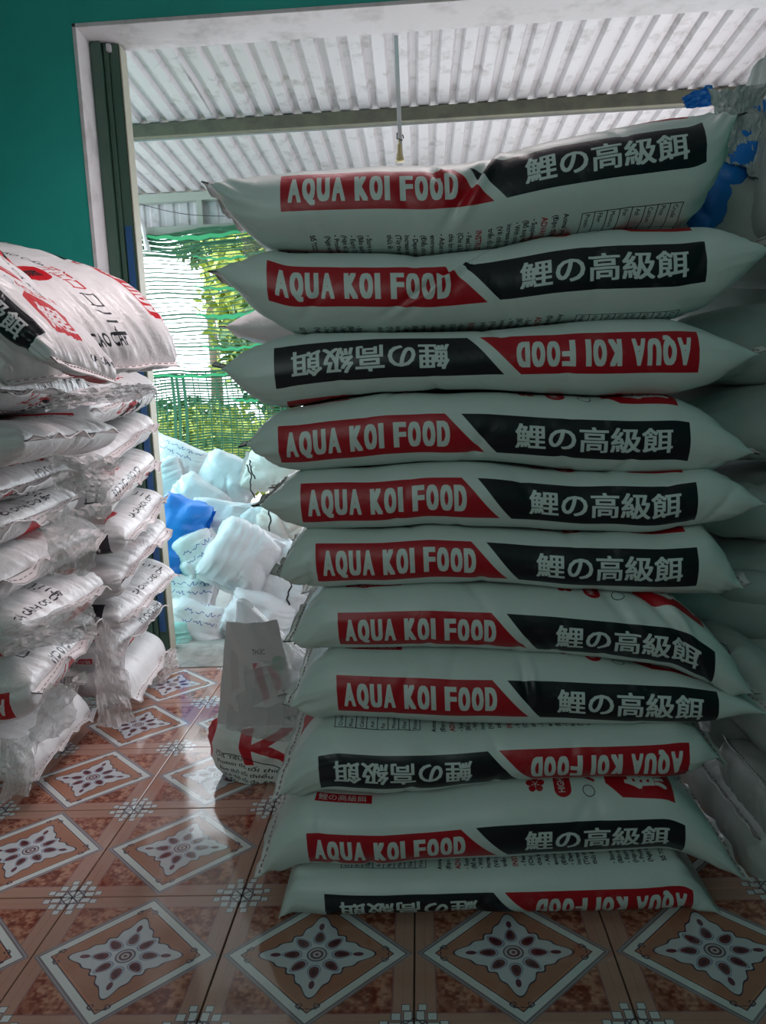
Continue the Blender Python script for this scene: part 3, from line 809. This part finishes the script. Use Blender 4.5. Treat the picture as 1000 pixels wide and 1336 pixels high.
# ------------------------------------------------------------------ left stacks
# far column: hem seen from near corner to far corner
YN2, YF2 = 2.72, 3.24
far = [  # near px, far px, T, label
 ((175, 921), (213, 850), .075, 'bottom sack of the far left column, plain hem standing off the tiles'),
 ((152, 874), (217, 812), .070, 'second sack from the floor in the far left column, unprinted pinkish end'),
 ((150, 843), (224, 770), .070, 'third sack from the floor in the far left column, letters on its upper edge'),
 ((174, 791), (229, 710), .085, 'fourth sack from the floor in the far left column, boxes on its side'),
 ((178, 738), (222, 672), .075, 'fifth sack from the floor in the far left column'),
 ((160, 690), (210, 617), .070, 'thin far left column sack under the one with large red and black characters'),
 ((115, 650), (213, 572), .080, 'far left column sack with large red and black characters along its hem'),
 ((120, 580), (207, 536), .075, 'far left column sack directly beneath the big top sack')]
def column(rows, Y_a, Y_b, xmin, xmax, group, seed, top_extra, hw, rzk, **kw):
    P = [(at(*a, Y_a), at(*b, Y_b)) for a, b, T, lb in rows]
    hz = [max((p[0][2]+p[1][2])/2, .012) for p in P]
    bd = [0.003]+[(hz[i]+hz[i+1])/2 for i in range(len(hz)-1)]
    bd.append(hz[-1]+top_extra)
    for k, (a, b, T, lb) in enumerate(rows):
        zl, zh = bd[k], bd[k+1]
        z, T = (zl+zh)/2, (zh-zl)/2*1.12
        low = max(-.9, min(.97, (z-hz[k])/T))
        if k == 0: low = .96
        A, Bp = P[k]
        xe = min(max((A[0]+Bp[0])/2, xmin), xmax)
        rz = math.atan2(-(Bp[0]-A[0]), Y_b-Y_a)*rzk; tl_ = math.atan2(Bp[2]-A[2], Y_b-Y_a)*.75*(k > 0)
        r_ = random.Random(seed+k)
        if k == 0: z += T-(zh-zl)/2
        xe += r_.uniform(-.03, .03)
        yc = (Y_a+Y_b)/2
        lying('feed_sack', xe-1.0, xe, yc-.5*math.sin(rz), z, hw, T, M['sack_shiny'], lb, group=group, seed=seed+k*9, flip=bool(k % 2),
              rotz=rz, gather=.009, glen=.12, lump=.008, gscale=.012, nf=34, nt=56, nu=100, hem=.035, umid=(.045 if k % 3 else -.06), v0=[-.05, .02, -.15, .13, 0, -.10, .10, -.02][(k*3+seed//100) % 8], q=.55, p=6.5, low=low, hem_amp=.026, tilt=tl_+r_.uniform(-.04, .04)*(k > 0), **kw)
for k, (a, b, T, lb) in enumerate([]):
    A, Bp = at(*a, YN2), at(*b, YF2)
    z = (A[2]+Bp[2])/2; xe = (A[0]+Bp[0])/2
    z = max(z, .078)
    xe = min(max(xe, -1.2), -.98)
    rz = math.atan2(-(Bp[0]-A[0]), YF2-YN2)*.6
    lying('feed_sack', xe-1.0, xe, (YN2+YF2)/2, z, .27, T, M['sack_shiny'], lb, group='feed sacks in the far left column', seed=300+k*9, flip=bool(k % 2 == 0),
          rotz=rz, gather=.011, glen=.13, lump=.007, gscale=.018, nf=30, nt=44, hem=.03, umid=-.03, v0=-.04, q=.5)
column(far, YN2, YF2, -1.2, -.98, 'feed sacks in the far left column', 300, .10, .285, .8)
YN1, YF1 = 2.05, 2.62
near = [
 ((45, 1068), (125, 950), .085, 'bottom sack of the near left column, its hem slanting across the tiles'),
 ((48, 962), (130, 850), .080, 'second sack from the floor in the near left column, navy box on its near side'),
 ((20, 885), (135, 790), .075, 'third sack from the floor in the near left column, wrapped in crumpled clear film'),
 ((0, 815), (150, 720), .085, 'near left column sack with black lettering along a long diagonal hem'),
 ((-10, 735), (120, 672), .070, 'flat near left column sack under the plump gathered one'),
 ((-15, 680), (108, 640), .085, 'plump near left column sack with a finely gathered stitched end'),
 ((30, 610), (165, 585), .075, 'near left column sack whose film-wrapped corner sticks out to the right'),
 ((-10, 560), (120, 552), .080, 'upper near left column sack with gathered hem beside a red printed corner')]
column(near, YN1, YF1, -1.25, -.9, 'feed sacks in the near left column', 400, .12, .285, .8)
for k, (a, b, T, lb) in enumerate([]):
    A, Bp = at(*a, YN1), at(*b, YF1)
    z = (A[2]+Bp[2])/2; xe = (A[0]+Bp[0])/2
    z = max(z, .088)
    rz = math.atan2(-(Bp[0]-A[0]), YF1-YN1)*.7
    lying('feed_sack', xe-1.0, xe, (YN1+YF1)/2, z, .28, T, M['sack_shiny'], lb, group='feed sacks in the near left column', seed=400+k*9, flip=bool(k % 2),
          rotz=rz, gather=.011, glen=.13, lump=.007, gscale=.018, nf=30, nt=44, hem=.03, umid=-.03, v0=-.02, q=.5)
# ------------------------------------------------------------------ clear films hanging on the left stacks
def film(name, pts, Ys, n=20, seed=1, amp=.018, material=None, label=None, cat='plastic film', group=None):
    """crumpled sheet between four seen corners (px,py) at depths Ys: order TL, TR, BR, BL"""
    c = [at(p[0], p[1], y) for p, y in zip(pts, Ys)]
    s, t = np.meshgrid(np.linspace(0, 1, n), np.linspace(0, 1, n), indexing='ij')
    P = ((1-s)*(1-t))[..., None]*c[0]+(s*(1-t))[..., None]*c[1]+(s*t)[..., None]*c[2]+((1-s)*t)[..., None]*c[3]
    nz = lambda sc_, sd: 1-2*np.abs(vnoise(P, sc_, sd))
    nrm = np.cross(c[1]-c[0], c[3]-c[0]); nrm /= np.linalg.norm(nrm)
    edge = np.minimum(np.minimum(s, 1-s), np.minimum(t, 1-t))
    rg = np.random.RandomState(seed); P = P+nrm*(amp*(nz(.07, seed)+.5*nz(.03, seed+1)+.25*rg.uniform(-1, 1, s.shape)))[..., None]+rg.uniform(-.3, .3, P.shape)*(np.linalg.norm(c[1]-c[0])/n)
    P = P+(c[1]-c[0])*(.10*vnoise(P, .05, seed+2)*(1-np.minimum(edge*6, 1)))[..., None]+(c[3]-c[0])*(.10*vnoise(P, .05, seed+3)*(1-np.minimum(edge*6, 1)))[..., None]
    org = P.reshape(-1, 3).min(0)
    V = P.reshape(-1, 3)-org
    th = nrm*.0006
    f1 = grid_faces(n, n)
    o = mobj(name, np.vstack([V, V+th]), np.vstack([f1, (f1+len(V))[:, ::-1]]), material or M['film'], loc=org, smooth=False)
    return tag(o, label, cat, group)
film('plastic_film', [(60, 880-215), (150, 655), (112, 745), (55, 745)], [2.12, 2.1, 2.05, 2.03], seed=3, label='crumpled clear film under the plump gathered sack on the left')
film('plastic_film', [(0, 820), (118, 775), (130, 830), (10, 850)], [1.98, 2.08, 2.06, 1.96], seed=5, amp=.03, label='crinkled clear film with shiny folds halfway down the near left column')
film('plastic_film', [(125, 812), (160, 830), (178, 940), (128, 948)], [2.56, 2.6, 2.58, 2.5], seed=7, amp=.02, label='clear film hanging down to the floor between the two left columns')
film('plastic_film', [(70, 590), (168, 598), (130, 655), (75, 640)], [1.98, 2.1, 2.05, 1.98], seed=9, amp=.022, label='clear film around the corner of the upper near left column')
film('plastic_film', [(70, 890), (118, 880), (92, 950), (40, 985)], [2.04, 2.14, 2.10, 2.0], seed=11, amp=.02, label='silvery film draped over the hems at the foot of the near left column')
film('plastic_film', [(70, 512), (200, 500), (205, 520), (60, 535)], [2.12, 2.6, 2.6, 2.1], seed=13, amp=.015, label='crinkled film edge below the big top left sack')
film('plastic_film', [(178, 895), (232, 845), (235, 870), (190, 925)], [3.0, 3.2, 3.15, 3.0], seed=15, amp=.012, label='scrap of clear film on the floor beside the far left column')
film('plastic_film', [(312, 308), (345, 318), (343, 340), (316, 335)], [1.75, 1.72, 1.72, 1.75], seed=17, n=14, amp=.010, label='bit of clear film sticking out between the top two sacks of the tall stack')
film('plastic_film', [(0, 965), (45, 960), (40, 1040), (0, 1050)], [2.0, 2.02, 2.0, 1.97], seed=19, amp=.022, label='greyish film crumpled at the lowest left picture edge')

# ------------------------------------------------------------------ right background column
right = [  # left px at mid height, y top, y bottom, T scale
 (905, 262, 448, 'M', 'large grey sack behind the right tips of the top two sacks of the tall stack'),
 (898, 452, 552, 'M', 'grey sack at the right picture edge behind the third sack of the tall stack'),
 (915, 556, 662, 'M', 'grey sack at the right picture edge behind the fourth and fifth sacks'),
 (925, 667, 750, 'M', 'thinner grey sack at the right picture edge behind the sixth sack'),
 (915, 780, 915, 'B', 'plump brownish grey sack at the right picture edge beside the drooping sack')]
for k, (lx, y0, y1, _, lb) in enumerate(right):
    a, b = at(lx, y0, 2.0), at(lx, y1, 2.0)
    T = (a[2]-b[2])/2; z = (a[2]+b[2])/2
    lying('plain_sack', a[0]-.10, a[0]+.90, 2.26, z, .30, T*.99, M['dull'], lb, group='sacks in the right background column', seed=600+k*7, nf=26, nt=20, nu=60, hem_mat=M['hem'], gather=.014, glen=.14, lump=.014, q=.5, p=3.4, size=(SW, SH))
for k in range(2):
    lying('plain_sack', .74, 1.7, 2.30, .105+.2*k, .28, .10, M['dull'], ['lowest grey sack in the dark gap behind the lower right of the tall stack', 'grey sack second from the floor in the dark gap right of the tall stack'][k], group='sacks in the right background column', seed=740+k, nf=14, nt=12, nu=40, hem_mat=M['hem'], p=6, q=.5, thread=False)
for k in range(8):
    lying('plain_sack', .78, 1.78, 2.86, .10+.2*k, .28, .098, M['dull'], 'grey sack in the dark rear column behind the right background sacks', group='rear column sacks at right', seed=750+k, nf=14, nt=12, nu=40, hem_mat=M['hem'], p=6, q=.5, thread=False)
def leaning(name, c, L, W, T, rot, material, label, group=None, seed=1, cat='sack', hem_mat=None, res=(64, 20, 26), size=(SW, SH), umid=0.0, v0=0.0, low=0.0, p=4, **kw):
    xs, t = halfprof(L, T, res[0], p, .5)
    zz = -(T-t)*low
    R = np.array(rot)
    o = make_sack(name, xs, zz+t, zz-t, 0.0*xs, W/2*(1-.08*np.abs(xs/(L/2))**6), material, hem_mat or M['hem'], umid, v0=v0, seed=seed, place=(R, np.array(c)-R@np.array([0, 0, t.max()])*0),
                  nf=res[1], nt=res[2], size=size, **kw)
    return tag(o, label, cat, group)
def rot(ax, ay, az):
    return Matrix.Rotation(math.radians(az), 3, 'Z') @ Matrix.Rotation(math.radians(ay), 3, 'Y') @ Matrix.Rotation(math.radians(ax), 3, 'X')
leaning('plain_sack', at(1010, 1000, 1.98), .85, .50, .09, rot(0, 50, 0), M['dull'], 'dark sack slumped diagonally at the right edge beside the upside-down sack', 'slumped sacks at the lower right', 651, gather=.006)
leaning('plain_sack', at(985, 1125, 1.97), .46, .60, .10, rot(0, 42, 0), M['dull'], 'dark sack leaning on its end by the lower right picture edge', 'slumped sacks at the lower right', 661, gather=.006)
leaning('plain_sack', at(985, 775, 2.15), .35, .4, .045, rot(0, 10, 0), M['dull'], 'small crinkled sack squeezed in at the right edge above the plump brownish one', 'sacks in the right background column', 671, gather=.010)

# big sacks on top of the left stacks
def at_end(name, e0, axis_deg, up_deg, L, W, T, roll, material, label, group, seed, res=(110, 34, 60), **kw):
    """sack whose right/near end hem is centred at e0; its length runs back from there"""
    R = Matrix.Rotation(math.radians(axis_deg), 3, 'Z') @ Matrix.Rotation(math.radians(up_deg), 3, 'Y') @ Matrix.Rotation(math.radians(roll), 3, 'X')
    c = np.array(e0)-np.array(R)@np.array([L/2, 0, 0])
    return leaning(name, c, L, W, T, R, material, label, group, seed=seed, res=res, **kw)
at_end('feed_sack', (-.95, 2.36, 1.205), -30, 18, 1.0, .64, .14, 6, M['sack_shiny'], 'big top sack of the left stacks sloping down to the right, red disc on it', 'feed sacks on top of the left stacks', 501,
       hem_mat=M['hem_light'], gather=.013, glen=.18, lump=.010, gscale=.016, hem=.035, umid=.05, v0=-.03, low=.75)
at_end('feed_sack', at(92, 505, 2.02), -14, 42, .75, .34, .06, -12, M['sack_shiny'], 'sack hanging down over the upper left stack with a navy box on its side', 'feed sacks on top of the left stacks', 521,
       hem_mat=M['hem_light'], gather=.012, glen=.10, lump=.009, gscale=.014, hem=.03, low=.0, umid=-.08, v0=.0)
at_end('feed_sack', (-1.12, 1.95, 1.36), -45, 2, .8, .36, .075, 0, M['sack_shiny'], 'small top left sack, its gathered hem turned to the camera at the picture edge', 'feed sacks on top of the left stacks', 511,
       hem_mat=M['hem_light'], gather=.012, glen=.14, lump=.009, gscale=.014, hem=.03, low=.2)

leaning('plain_sack', at(1035, 1145, 1.80), .52, .42, .09, rot(0, 52, 0), M['dull'], 'dark sack propped up lowest at the right picture edge', 'slumped sacks at the lower right', 663, gather=.006)
# blue sack and clear bag at upper right
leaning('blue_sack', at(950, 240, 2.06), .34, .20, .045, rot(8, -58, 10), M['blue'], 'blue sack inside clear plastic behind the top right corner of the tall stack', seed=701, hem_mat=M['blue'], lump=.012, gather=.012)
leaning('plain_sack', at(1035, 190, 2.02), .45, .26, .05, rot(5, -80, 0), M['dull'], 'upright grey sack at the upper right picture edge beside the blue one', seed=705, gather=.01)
film('plastic_bag', [(928, 112), (1005, 106), (1012, 250), (942, 200)], [1.95, 1.95, 1.93, 1.93], n=24, seed=21, amp=.022, material=M['milky'], label='milky clear plastic bag draped over the blue sack at upper right', cat='plastic bag')
film('plastic_bag', [(888, 126), (935, 106), (932, 136), (893, 142)], [2.02, 2.0, 2.0, 2.02], n=10, seed=23, amp=.012, material=M['blue'], label='folded blue plastic sack mouth poking out above the tall stack at upper right', cat='plastic bag')

# ------------------------------------------------------------------ pile of plain sacks in the shed
pile = [ # cx, cy, wpx, hpx, angle(deg, image), Y, mat, label
 (230, 603, 86, 42, -28, 5.05, 'plain', 'pale sack with blue marker writing at the top left of the far pile'),
 (219, 637, 52, 50, 20, 4.75, 'plain', 'short pale sack with a tied mouth near the top left of the far pile'),
 (303, 634, 74, 52, -22, 4.85, 'plain', 'smooth pale sack at the top middle of the far pile beside the green net'),
 (262, 664, 72, 50, -35, 4.60, 'plain', 'pale sack in the middle of the pile leaning over the blue one'),
 (296, 681, 86, 40, -8, 4.35, 'plain', 'pale sack lying flat across the middle of the far pile'),
 (232, 712, 70, 100, -20, 4.16, 'blue', 'bright blue sack in the far pile beside the left columns'),
 (266, 736, 56, 62, 30, 4.06, 'plain', 'pale sack with a rounded corner just right of the blue sack'),
 (324, 740, 84, 82, 62, 3.98, 'plain', 'largest pale sack standing on its side at the front of the far pile'),
 (243, 785, 80, 54, -10, 4.0, 'plain', 'pale sack with two lines of blue writing below the blue sack'),
 (264, 824, 96, 54, -14, 3.82, 'plain', 'lowest pale sack with a circled number written in blue'),
 (231, 837, 52, 36, 0, 3.72, 'teal', 'small teal-tinted sack on the threshold at the foot of the pile'),
 (345, 692, 54, 80, -60, 4.32, 'plain', 'crumpled pale sack end beside the black twine in the far pile'),
 (362, 624, 76, 44, -10, 4.75, 'beige', 'dusty beige sack behind the left tips of the tall stack'),
 (380, 693, 76, 50, -25, 4.25, 'beige', 'dusty beige sack lower down beside the hanging twine'),
 (390, 775, 90, 84, -30, 3.95, 'plain', 'pinkish white sack between the far pile and the tall stack'),
 (345, 815, 90, 60, -20, 3.78, 'plain', 'white sack lying behind the clear plastic bag'),
 (400, 850, 90, 60, 0, 3.78, 'plain', 'white sack low behind the left end of the tall stack'),
]
for k, (cx, cy, wp, hp, an, Y, mt_, lb) in enumerate(pile):
    if mt_ == 'teal': mt_ = 'teal_sack'
    if mt_ == 'plain' and k not in (0, 6, 8, 9): mt_ = 'plain_clean'
    c = at(cx, cy, Y+.06); L = wp*Y/F*1.08; W = hp*Y/F*1.25
    L *= .96; W *= .96; T = min(L, W)*.34
    R = Matrix.Rotation(math.radians(58), 3, 'X')
    R = R @ Matrix.Rotation(math.radians(an), 3, 'Z')
    leaning('plain_sack' if mt_ != 'blue' else 'blue_sack', c, L, W, T, R, M[mt_], lb, 'sacks piled in the shed', 800+k*7, hem_mat=M['hem_light'] if mt_ != 'blue' else M['blue'], lump=.020, gather=.014, glen=.08, gscale=.022, p=2.8,
            res=(56, 22, 26), size=(.8, .9), thread=False, hem_amp=.014)
# heap base the pile rests on (more sacks, hidden)
# twine
for nm, pts, Y, lb in (('twine', [(322, 606), (328, 622), (326, 636), (333, 650)], 4.55, 'black twine hanging over the dusty beige sack'),
                   ('twine', [(350, 660), (353, 680), (350, 695), (354, 706)], 4.1, 'black twine tied at the crumpled sack end'),
                   ('twine', [(376, 748), (380, 765), (374, 780), (378, 790)], 3.75, 'short black twine hanging on the pinkish white sack'),
                   ('twine', [(326, 600), (327, 612), (333, 625)], 4.5, 'loose end of black twine under the fourth sack tip')):
    mb = MB(); P = [at(a, b, Y) for a, b in pts]
    Q = []
    for i in range(len(P)-1):
        for s_ in range(4): Q.append(P[i]+(P[i+1]-P[i])*s_/4+np.array([.004*math.sin(i*7+s_*2.5), 0, 0]))
    Q.append(P[-1]); o0 = Q[0].copy()
    mb.tube([q-o0 for q in Q], .0045, 6); tag(mb.build(nm, M['twine'], smooth=True, loc=o0), lb, 'twine')

# ------------------------------------------------------------------ koi bag on the floor, inside a clear bag
YB = 2.20
def bag_rings(outline, yc, depth, seed, n=64, amp=.010, rows=46):
    """outline: list of (z, xl, xr) -> closed rings with creased sides"""
    O = np.array(outline); zz = np.linspace(O[0, 0], O[-1, 0], rows)
    xl = np.interp(zz, O[:, 0], O[:, 1]); xr = np.interp(zz, O[:, 0], O[:, 2])
    dp = np.interp(zz, O[:, 0], O[:, 3])*depth
    a = np.linspace(0, 2*math.pi, n+1)
    cs = lambda v: np.sign(v)*np.abs(v)**.75
    X = (xl+xr)[:, None]/2+((xr-xl)/2)[:, None]*cs(np.sin(a))[None]
    Yy = yc-dp[:, None]*cs(np.cos(a))[None]*-1*-1
    Z = zz[:, None]+0*X
    P = np.stack([X, Yy, Z], -1)
    q = P*np.array([1, 1, .45])
    dd = amp*(1-2*np.abs(vnoise(q, .06, seed)))+amp*.6*(1-2*np.abs(vnoise(q, .025, seed+1)))
    rad = P-np.stack([(xl+xr)/2, 0*xl+yc, zz], -1)[:, None]; rad[..., 2] = 0
    rad /= (np.linalg.norm(rad, axis=2, keepdims=True)+1e-6)
    P = P+rad*dd[..., None]; P[:, -1] = P[:, 0]
    return P, a
def zpx(px, py, Y=YB): p = at(px, py, Y); return p[2], p[0]
ol = []
for (py, l, r_, d) in [(1040, 318, 392, .6), (1028, 292, 405, .9), (1005, 274, 415, 1), (975, 264, 418, 1), (955, 268, 415, .9), (940, 285, 408, .7), (935, 300, 400, .3)]:
    ol.append((zpx(l, py)[0]*.5+zpx(r_, py)[0]*.5, zpx(l, py)[1], zpx(r_, py)[1], d))
ol[0] = (.003,)+ol[0][1:]
P, a = bag_rings(ol, YB+.12, .12, 31)
xm = (P[..., 0].min()+P[..., 0].max())/2
U = (P[..., 0]-xm)*0+(((a[None]+math.pi) % (2*math.pi)-math.pi)*.155+.0)*1.0
U = np.where(a[None] > math.pi, (a[None]-2*math.pi), a[None])*.13+0*P[..., 0]
U[:, n//2] = U[:, n//2]
V_ = P[..., 2]-.0
uv = np.stack([(U+.0)/.9+.5, (V_-.125)/.42+.5], -1)
kb = empty('koi_feed_bag', (xm, YB+.12, 0))
loc = np.array([xm, YB+.12, 0])
nR, nC = P.shape[:2]
body = mobj('body', P.reshape(-1, 3)-loc, grid_faces(nR, nC), M['koi'], kb, uv=uv.reshape(-1, 2))
ol2 = []
for (py, l, r_, d) in [(968, 284, 414, .9), (945, 284, 412, 1.0), (900, 287, 412, .95), (860, 293, 408, .8), (830, 302, 392, .55), (808, 308, 362, .25), (796, 311, 322, .08)]:
    ol2.append(((zpx(l, py)[0]+zpx(r_, py)[0])/2, zpx(l, py)[1], zpx(r_, py)[1], d))
P, a = bag_rings(ol2, YB+.12, .125, 37, n=30, amp=.009, rows=15)
fz = ((P[..., 2]-P[0, 0, 2])/(P[-1, 0, 2]-P[0, 0, 2]))
P[..., 2] -= np.maximum(P[..., 0]-zpx(315, 800)[1], 0)*.9*fz**2
P[..., 0] += .02*np.sin(fz*5)*fz
mobj('clear_upper_part', P.reshape(-1, 3)-loc, grid_faces(P.shape[0], P.shape[1]), M['film_dense'], kb, smooth=False)
A_ = np.linspace(-1, 1, 24); Zs = np.linspace(zpx(300, 950)[0], zpx(300, 815)[0], 20)
PN = np.array([(xm-.012+a_*(.125-.05*i/19), YB+.030-.02*math.cos(a_*2)+.004*math.sin(a_*9+i), z_) for i, z_ in enumerate(Zs) for a_ in A_])
UVN = np.array([((a_+1)/2, i/19) for i in range(20) for a_ in A_])
mobj('inner_printed_side', PN-loc, grid_faces(20, 24), M['koi_inner'], kb, uv=UVN)
mb = MB(); mb.box(-.04, .04, -.03, .03, 0, .01, .003)
tag(kb, 'white bag with red KOI lettering standing on the tiles, its upper part clear plastic', 'bag')

# ------------------------------------------------------------------ green shade net
YNt = 5.66
net = empty('shade_net', tuple(at(260, 600, YNt)))
nl = np.array(net.location)
xL, xR = at(172, 400, YNt)[0]-.3, at(420, 400, YNt)[0]+.3
def strand_z(z, x, sd, amp=.012): return z+amp*math.sin(x*5+z*3)+amp*.5*math.sin(x*13+z*9)+amp*.12*math.sin(x*21+sd*.7)
def strands(name, material, z0, z1, step, th, amp, parent, y=0.0, wig=.5, xl=xL, xr=xR):
    v, f_ = [], []; z = z0; k = 0
    rr = random.Random(int(z0*100)); xs = np.linspace(xl, xr, 46)
    while z < z1:
        b = len(v); t = th*rr.uniform(.6, 1.35)
        for x in xs:
            zz = strand_z(z, x, k, amp)+rr.uniform(-1, 1)*.0015
            yy = YNt+y+.03*math.sin(x*4+z)+.004*rr.uniform(-1, 1)
            for (dy, dz) in ((-.0015, -t/2), (-.0015, t/2), (.0015, t/2), (.0015, -t/2)): v.append((x-nl[0], yy+dy-nl[1], zz+dz-nl[2]))
        for i in range(len(xs)-1):
            for q in range(4):
                q2 = (q+1) % 4; f_.append([b+i*4+q, b+i*4+q2, b+(i+1)*4+q2, b+(i+1)*4+q])
        z += step*rr.uniform(.85, 1.15); k += 1
    return mobj(name, v, f_, material, parent, smooth=False)
zt_, zm_, zb_ = at(260, 300, YNt)[2], at(260, 492, YNt)[2], at(260, 640, YNt)[2]
o = strands('net_strands', M['net_pale'], zm_, zt_, .030, .0105, .014, net); o['kind'] = 'stuff'
o = strands('gathered_top', M['net'], at(260, 328, YNt)[2], zt_+.02, .018, .012, .018, net, y=-.03); o['kind'] = 'stuff'
o = strands('lower_strands', M['net'], zb_, zm_+.05, .020, .011, .010, net, y=-.02); o['kind'] = 'stuff'
# upright yarns of the doubled lower part
v, f_ = [], []; rr = random.Random(9)
x = xL
while x < xR:
    t = rr.choice([.006, .008, .022]); b = len(v)
    for i in range(24):
        z = zb_+(zm_-zb_+.03)*i/23; xx = x+.012*math.sin(z*6+x*3)
        for (dx, dy) in ((-t/2, -.0015), (t/2, -.0015), (t/2, .0015), (-t/2, .0015)): v.append((xx+dx-nl[0], YNt-.035+dy+.03*math.sin(x*4+z)-nl[1], z-nl[2]))
    for i in range(23):
        for q in range(4):
            q2 = (q+1) % 4; f_.append([b+i*4+q, b+i*4+q2, b+(i+1)*4+q2, b+(i+1)*4+q])
    x += rr.uniform(.03, .075)
o = mobj('upright_yarns', v, f_, M['net'], net, smooth=False); o['kind'] = 'stuff'
for py, x0, x1, t in ((334, 250, 345, .016), (373, 250, 350, .018), (410, 255, 345, .03), (452, 262, 350, .018), (488, 180, 330, .02), (306, 178, 330, .03), (520, 300, 360, .02)):
    a_, b_ = at(x0, py, YNt-.06), at(x1, py-6, YNt-.06); mb = []
    v, f_ = [], []
    for i in range(20):
        s_ = i/19; p = a_+(b_-a_)*s_; z = p[2]-.03*math.sin(math.pi*s_)+.006*math.sin(i*1.7); y = YNt-.05+.03*math.sin(p[0]*4+z)
        tt = t*(.4+.6*math.sin(math.pi*min(max(s_, .08), .92)))
        for (dy, dz) in ((-.002, -tt/2), (-.002, tt/2), (.002, tt/2), (.002, -tt/2)): v.append((p[0]-nl[0], y+dy-nl[1], z+dz-nl[2]))
    for i in range(19):
        for q in range(4):
            q2 = (q+1) % 4; f_.append([i*4+q, i*4+q2, (i+1)*4+q2, (i+1)*4+q])
    mobj('net_band', v, f_, M['net_band'], net, smooth=False)
tag(net, 'green shade net hanging across the far open end of the shed', 'net')
# pale knot tied on the beam
mb = MB(); p = at(183, 285, YE-.07); q = at(193, 326, YE-.09)
mb.tube([p-p, (q-p)*.3+[.004, 0, 0], (q-p)*.6, q-p], [.006, .016, .014, .022], 8)
mb.tube([p-p, np.array([-.03, 0, .05])], [.006, .002], 6)
tag(mb.build('rag_knot', M['hem_light'], smooth=True, loc=p), 'pale rag knotted on the far beam at the top of the net', 'rag')

# trees beyond the net
def tree(cx, cy, Y, rx, rz, nleaf, material, label, seed, lsz=.16):
    c = at(cx, cy, Y); t = empty('tree', (c[0], Y, 0)); rr = np.random.RandomState(seed)
    v, f_ = [], []
    for k in range(nleaf):
        d = rr.normal(size=3); d /= np.linalg.norm(d); p = np.array([0, 0, c[2]])+d*rr.uniform(.3, 1)*np.array([rx, rx, rz])
        ax = rr.normal(size=3); ax /= np.linalg.norm(ax); s_ = np.cross(ax, rr.normal(size=3)); s_ /= np.linalg.norm(s_)
        L = lsz*rr.uniform(.6, 1.3); b = len(v)
        v += [p, p+ax*L*.5+s_*L*.22, p+ax*L, p+ax*L*.5-s_*L*.22]; f_.append([b, b+1, b+2, b+3])
    o = mobj('foliage', v, f_, material, t, smooth=False); o['kind'] = 'stuff'
    mb = MB(); mb.tube([(0, 0, 0), (.05, 0, c[2]*.5), (0, .05, c[2])], [.09, .07, .03], 8); mb.build('trunk', M['bark'], t, smooth=True)
    tag(t, label, 'tree', 'trees beyond the shade net')
tree(345, 390, 8.5, .66, 1.1, 3800, M['leaf'], 'yellow-green tree beyond the right half of the shade net', 1)
tree(375, 450, 8.0, .60, .8, 1500, M['leaf2'], 'mid green tree beyond the net just left of the tall stack', 2)
tree(285, 590, 7.6, 1.0, .45, 2600, M['leaf'], 'low yellow-green bush beyond the bottom of the shade net', 3, .12)
tree(235, 560, 8.8, .9, .35, 1400, M['leaf2'], 'low dark green bush beyond the lower left of the shade net', 4, .14)
tree(265, 322, 9.5, .35, .2, 300, M['leaf2'], 'small high spray of leaves beyond the top of the net', 5, .14)
mb = MB(); mb.box(-12, 12, 6.2, 40, -.25, -.05); struct(mb.build('ground', M['concrete']))

# ------------------------------------------------------------------ hanging strap with brass socket
hs = empty('hanging_strap', tuple(at(523, 200, 3.78)))
hl = np.array(hs.location); zr = roofz(3.78)
mb = MB(); mb.box(-.0095, .0095, -.003, .003, -.01, zr-hl[2]+.002, .001); mb.build('strap', M['rod'], hs)
mb = MB(); mb.tube([(-.012, -.012, .085), (-.014, -.014, .06), (.010, -.014, .05), (.016, -.012, .062), (.012, -.01, .075)], .0028, 6); mb.build('wire_hook', M['twine'], hs, smooth=True)
mb = MB(); mb.tube([(-.004, -.014, .06), (-.004, -.014, .035)], .003, 6)
zz = [(.035, .007), (.028, .009), (.0, .010), (-.010, .014), (-.030, .018), (-.036, .021), (-.040, .019)]
mb.tube([(-.004, -.016, a_) for a_, b_ in zz], [b_ for a_, b_ in zz], 14); mb.build('brass_socket', M['brass'], hs, smooth=True)
tag(hs, 'white strap hanging from the shed roof with a brass socket at its end', 'hanging strap')
# thin wire under the far beam
mb = MB(); A, Bp = at(176, 264, YE-.06), at(300, 282, YE-.06)
mb.tube([(A+(Bp-A)*s_+np.array([0, 0, -.03*math.sin(math.pi*s_)])-A) for s_ in np.linspace(0, 1, 12)], .0025, 5)
tag(mb.build('wire', M['twine'], smooth=True, loc=A), 'thin dark wire sagging along the far beam', 'wire')
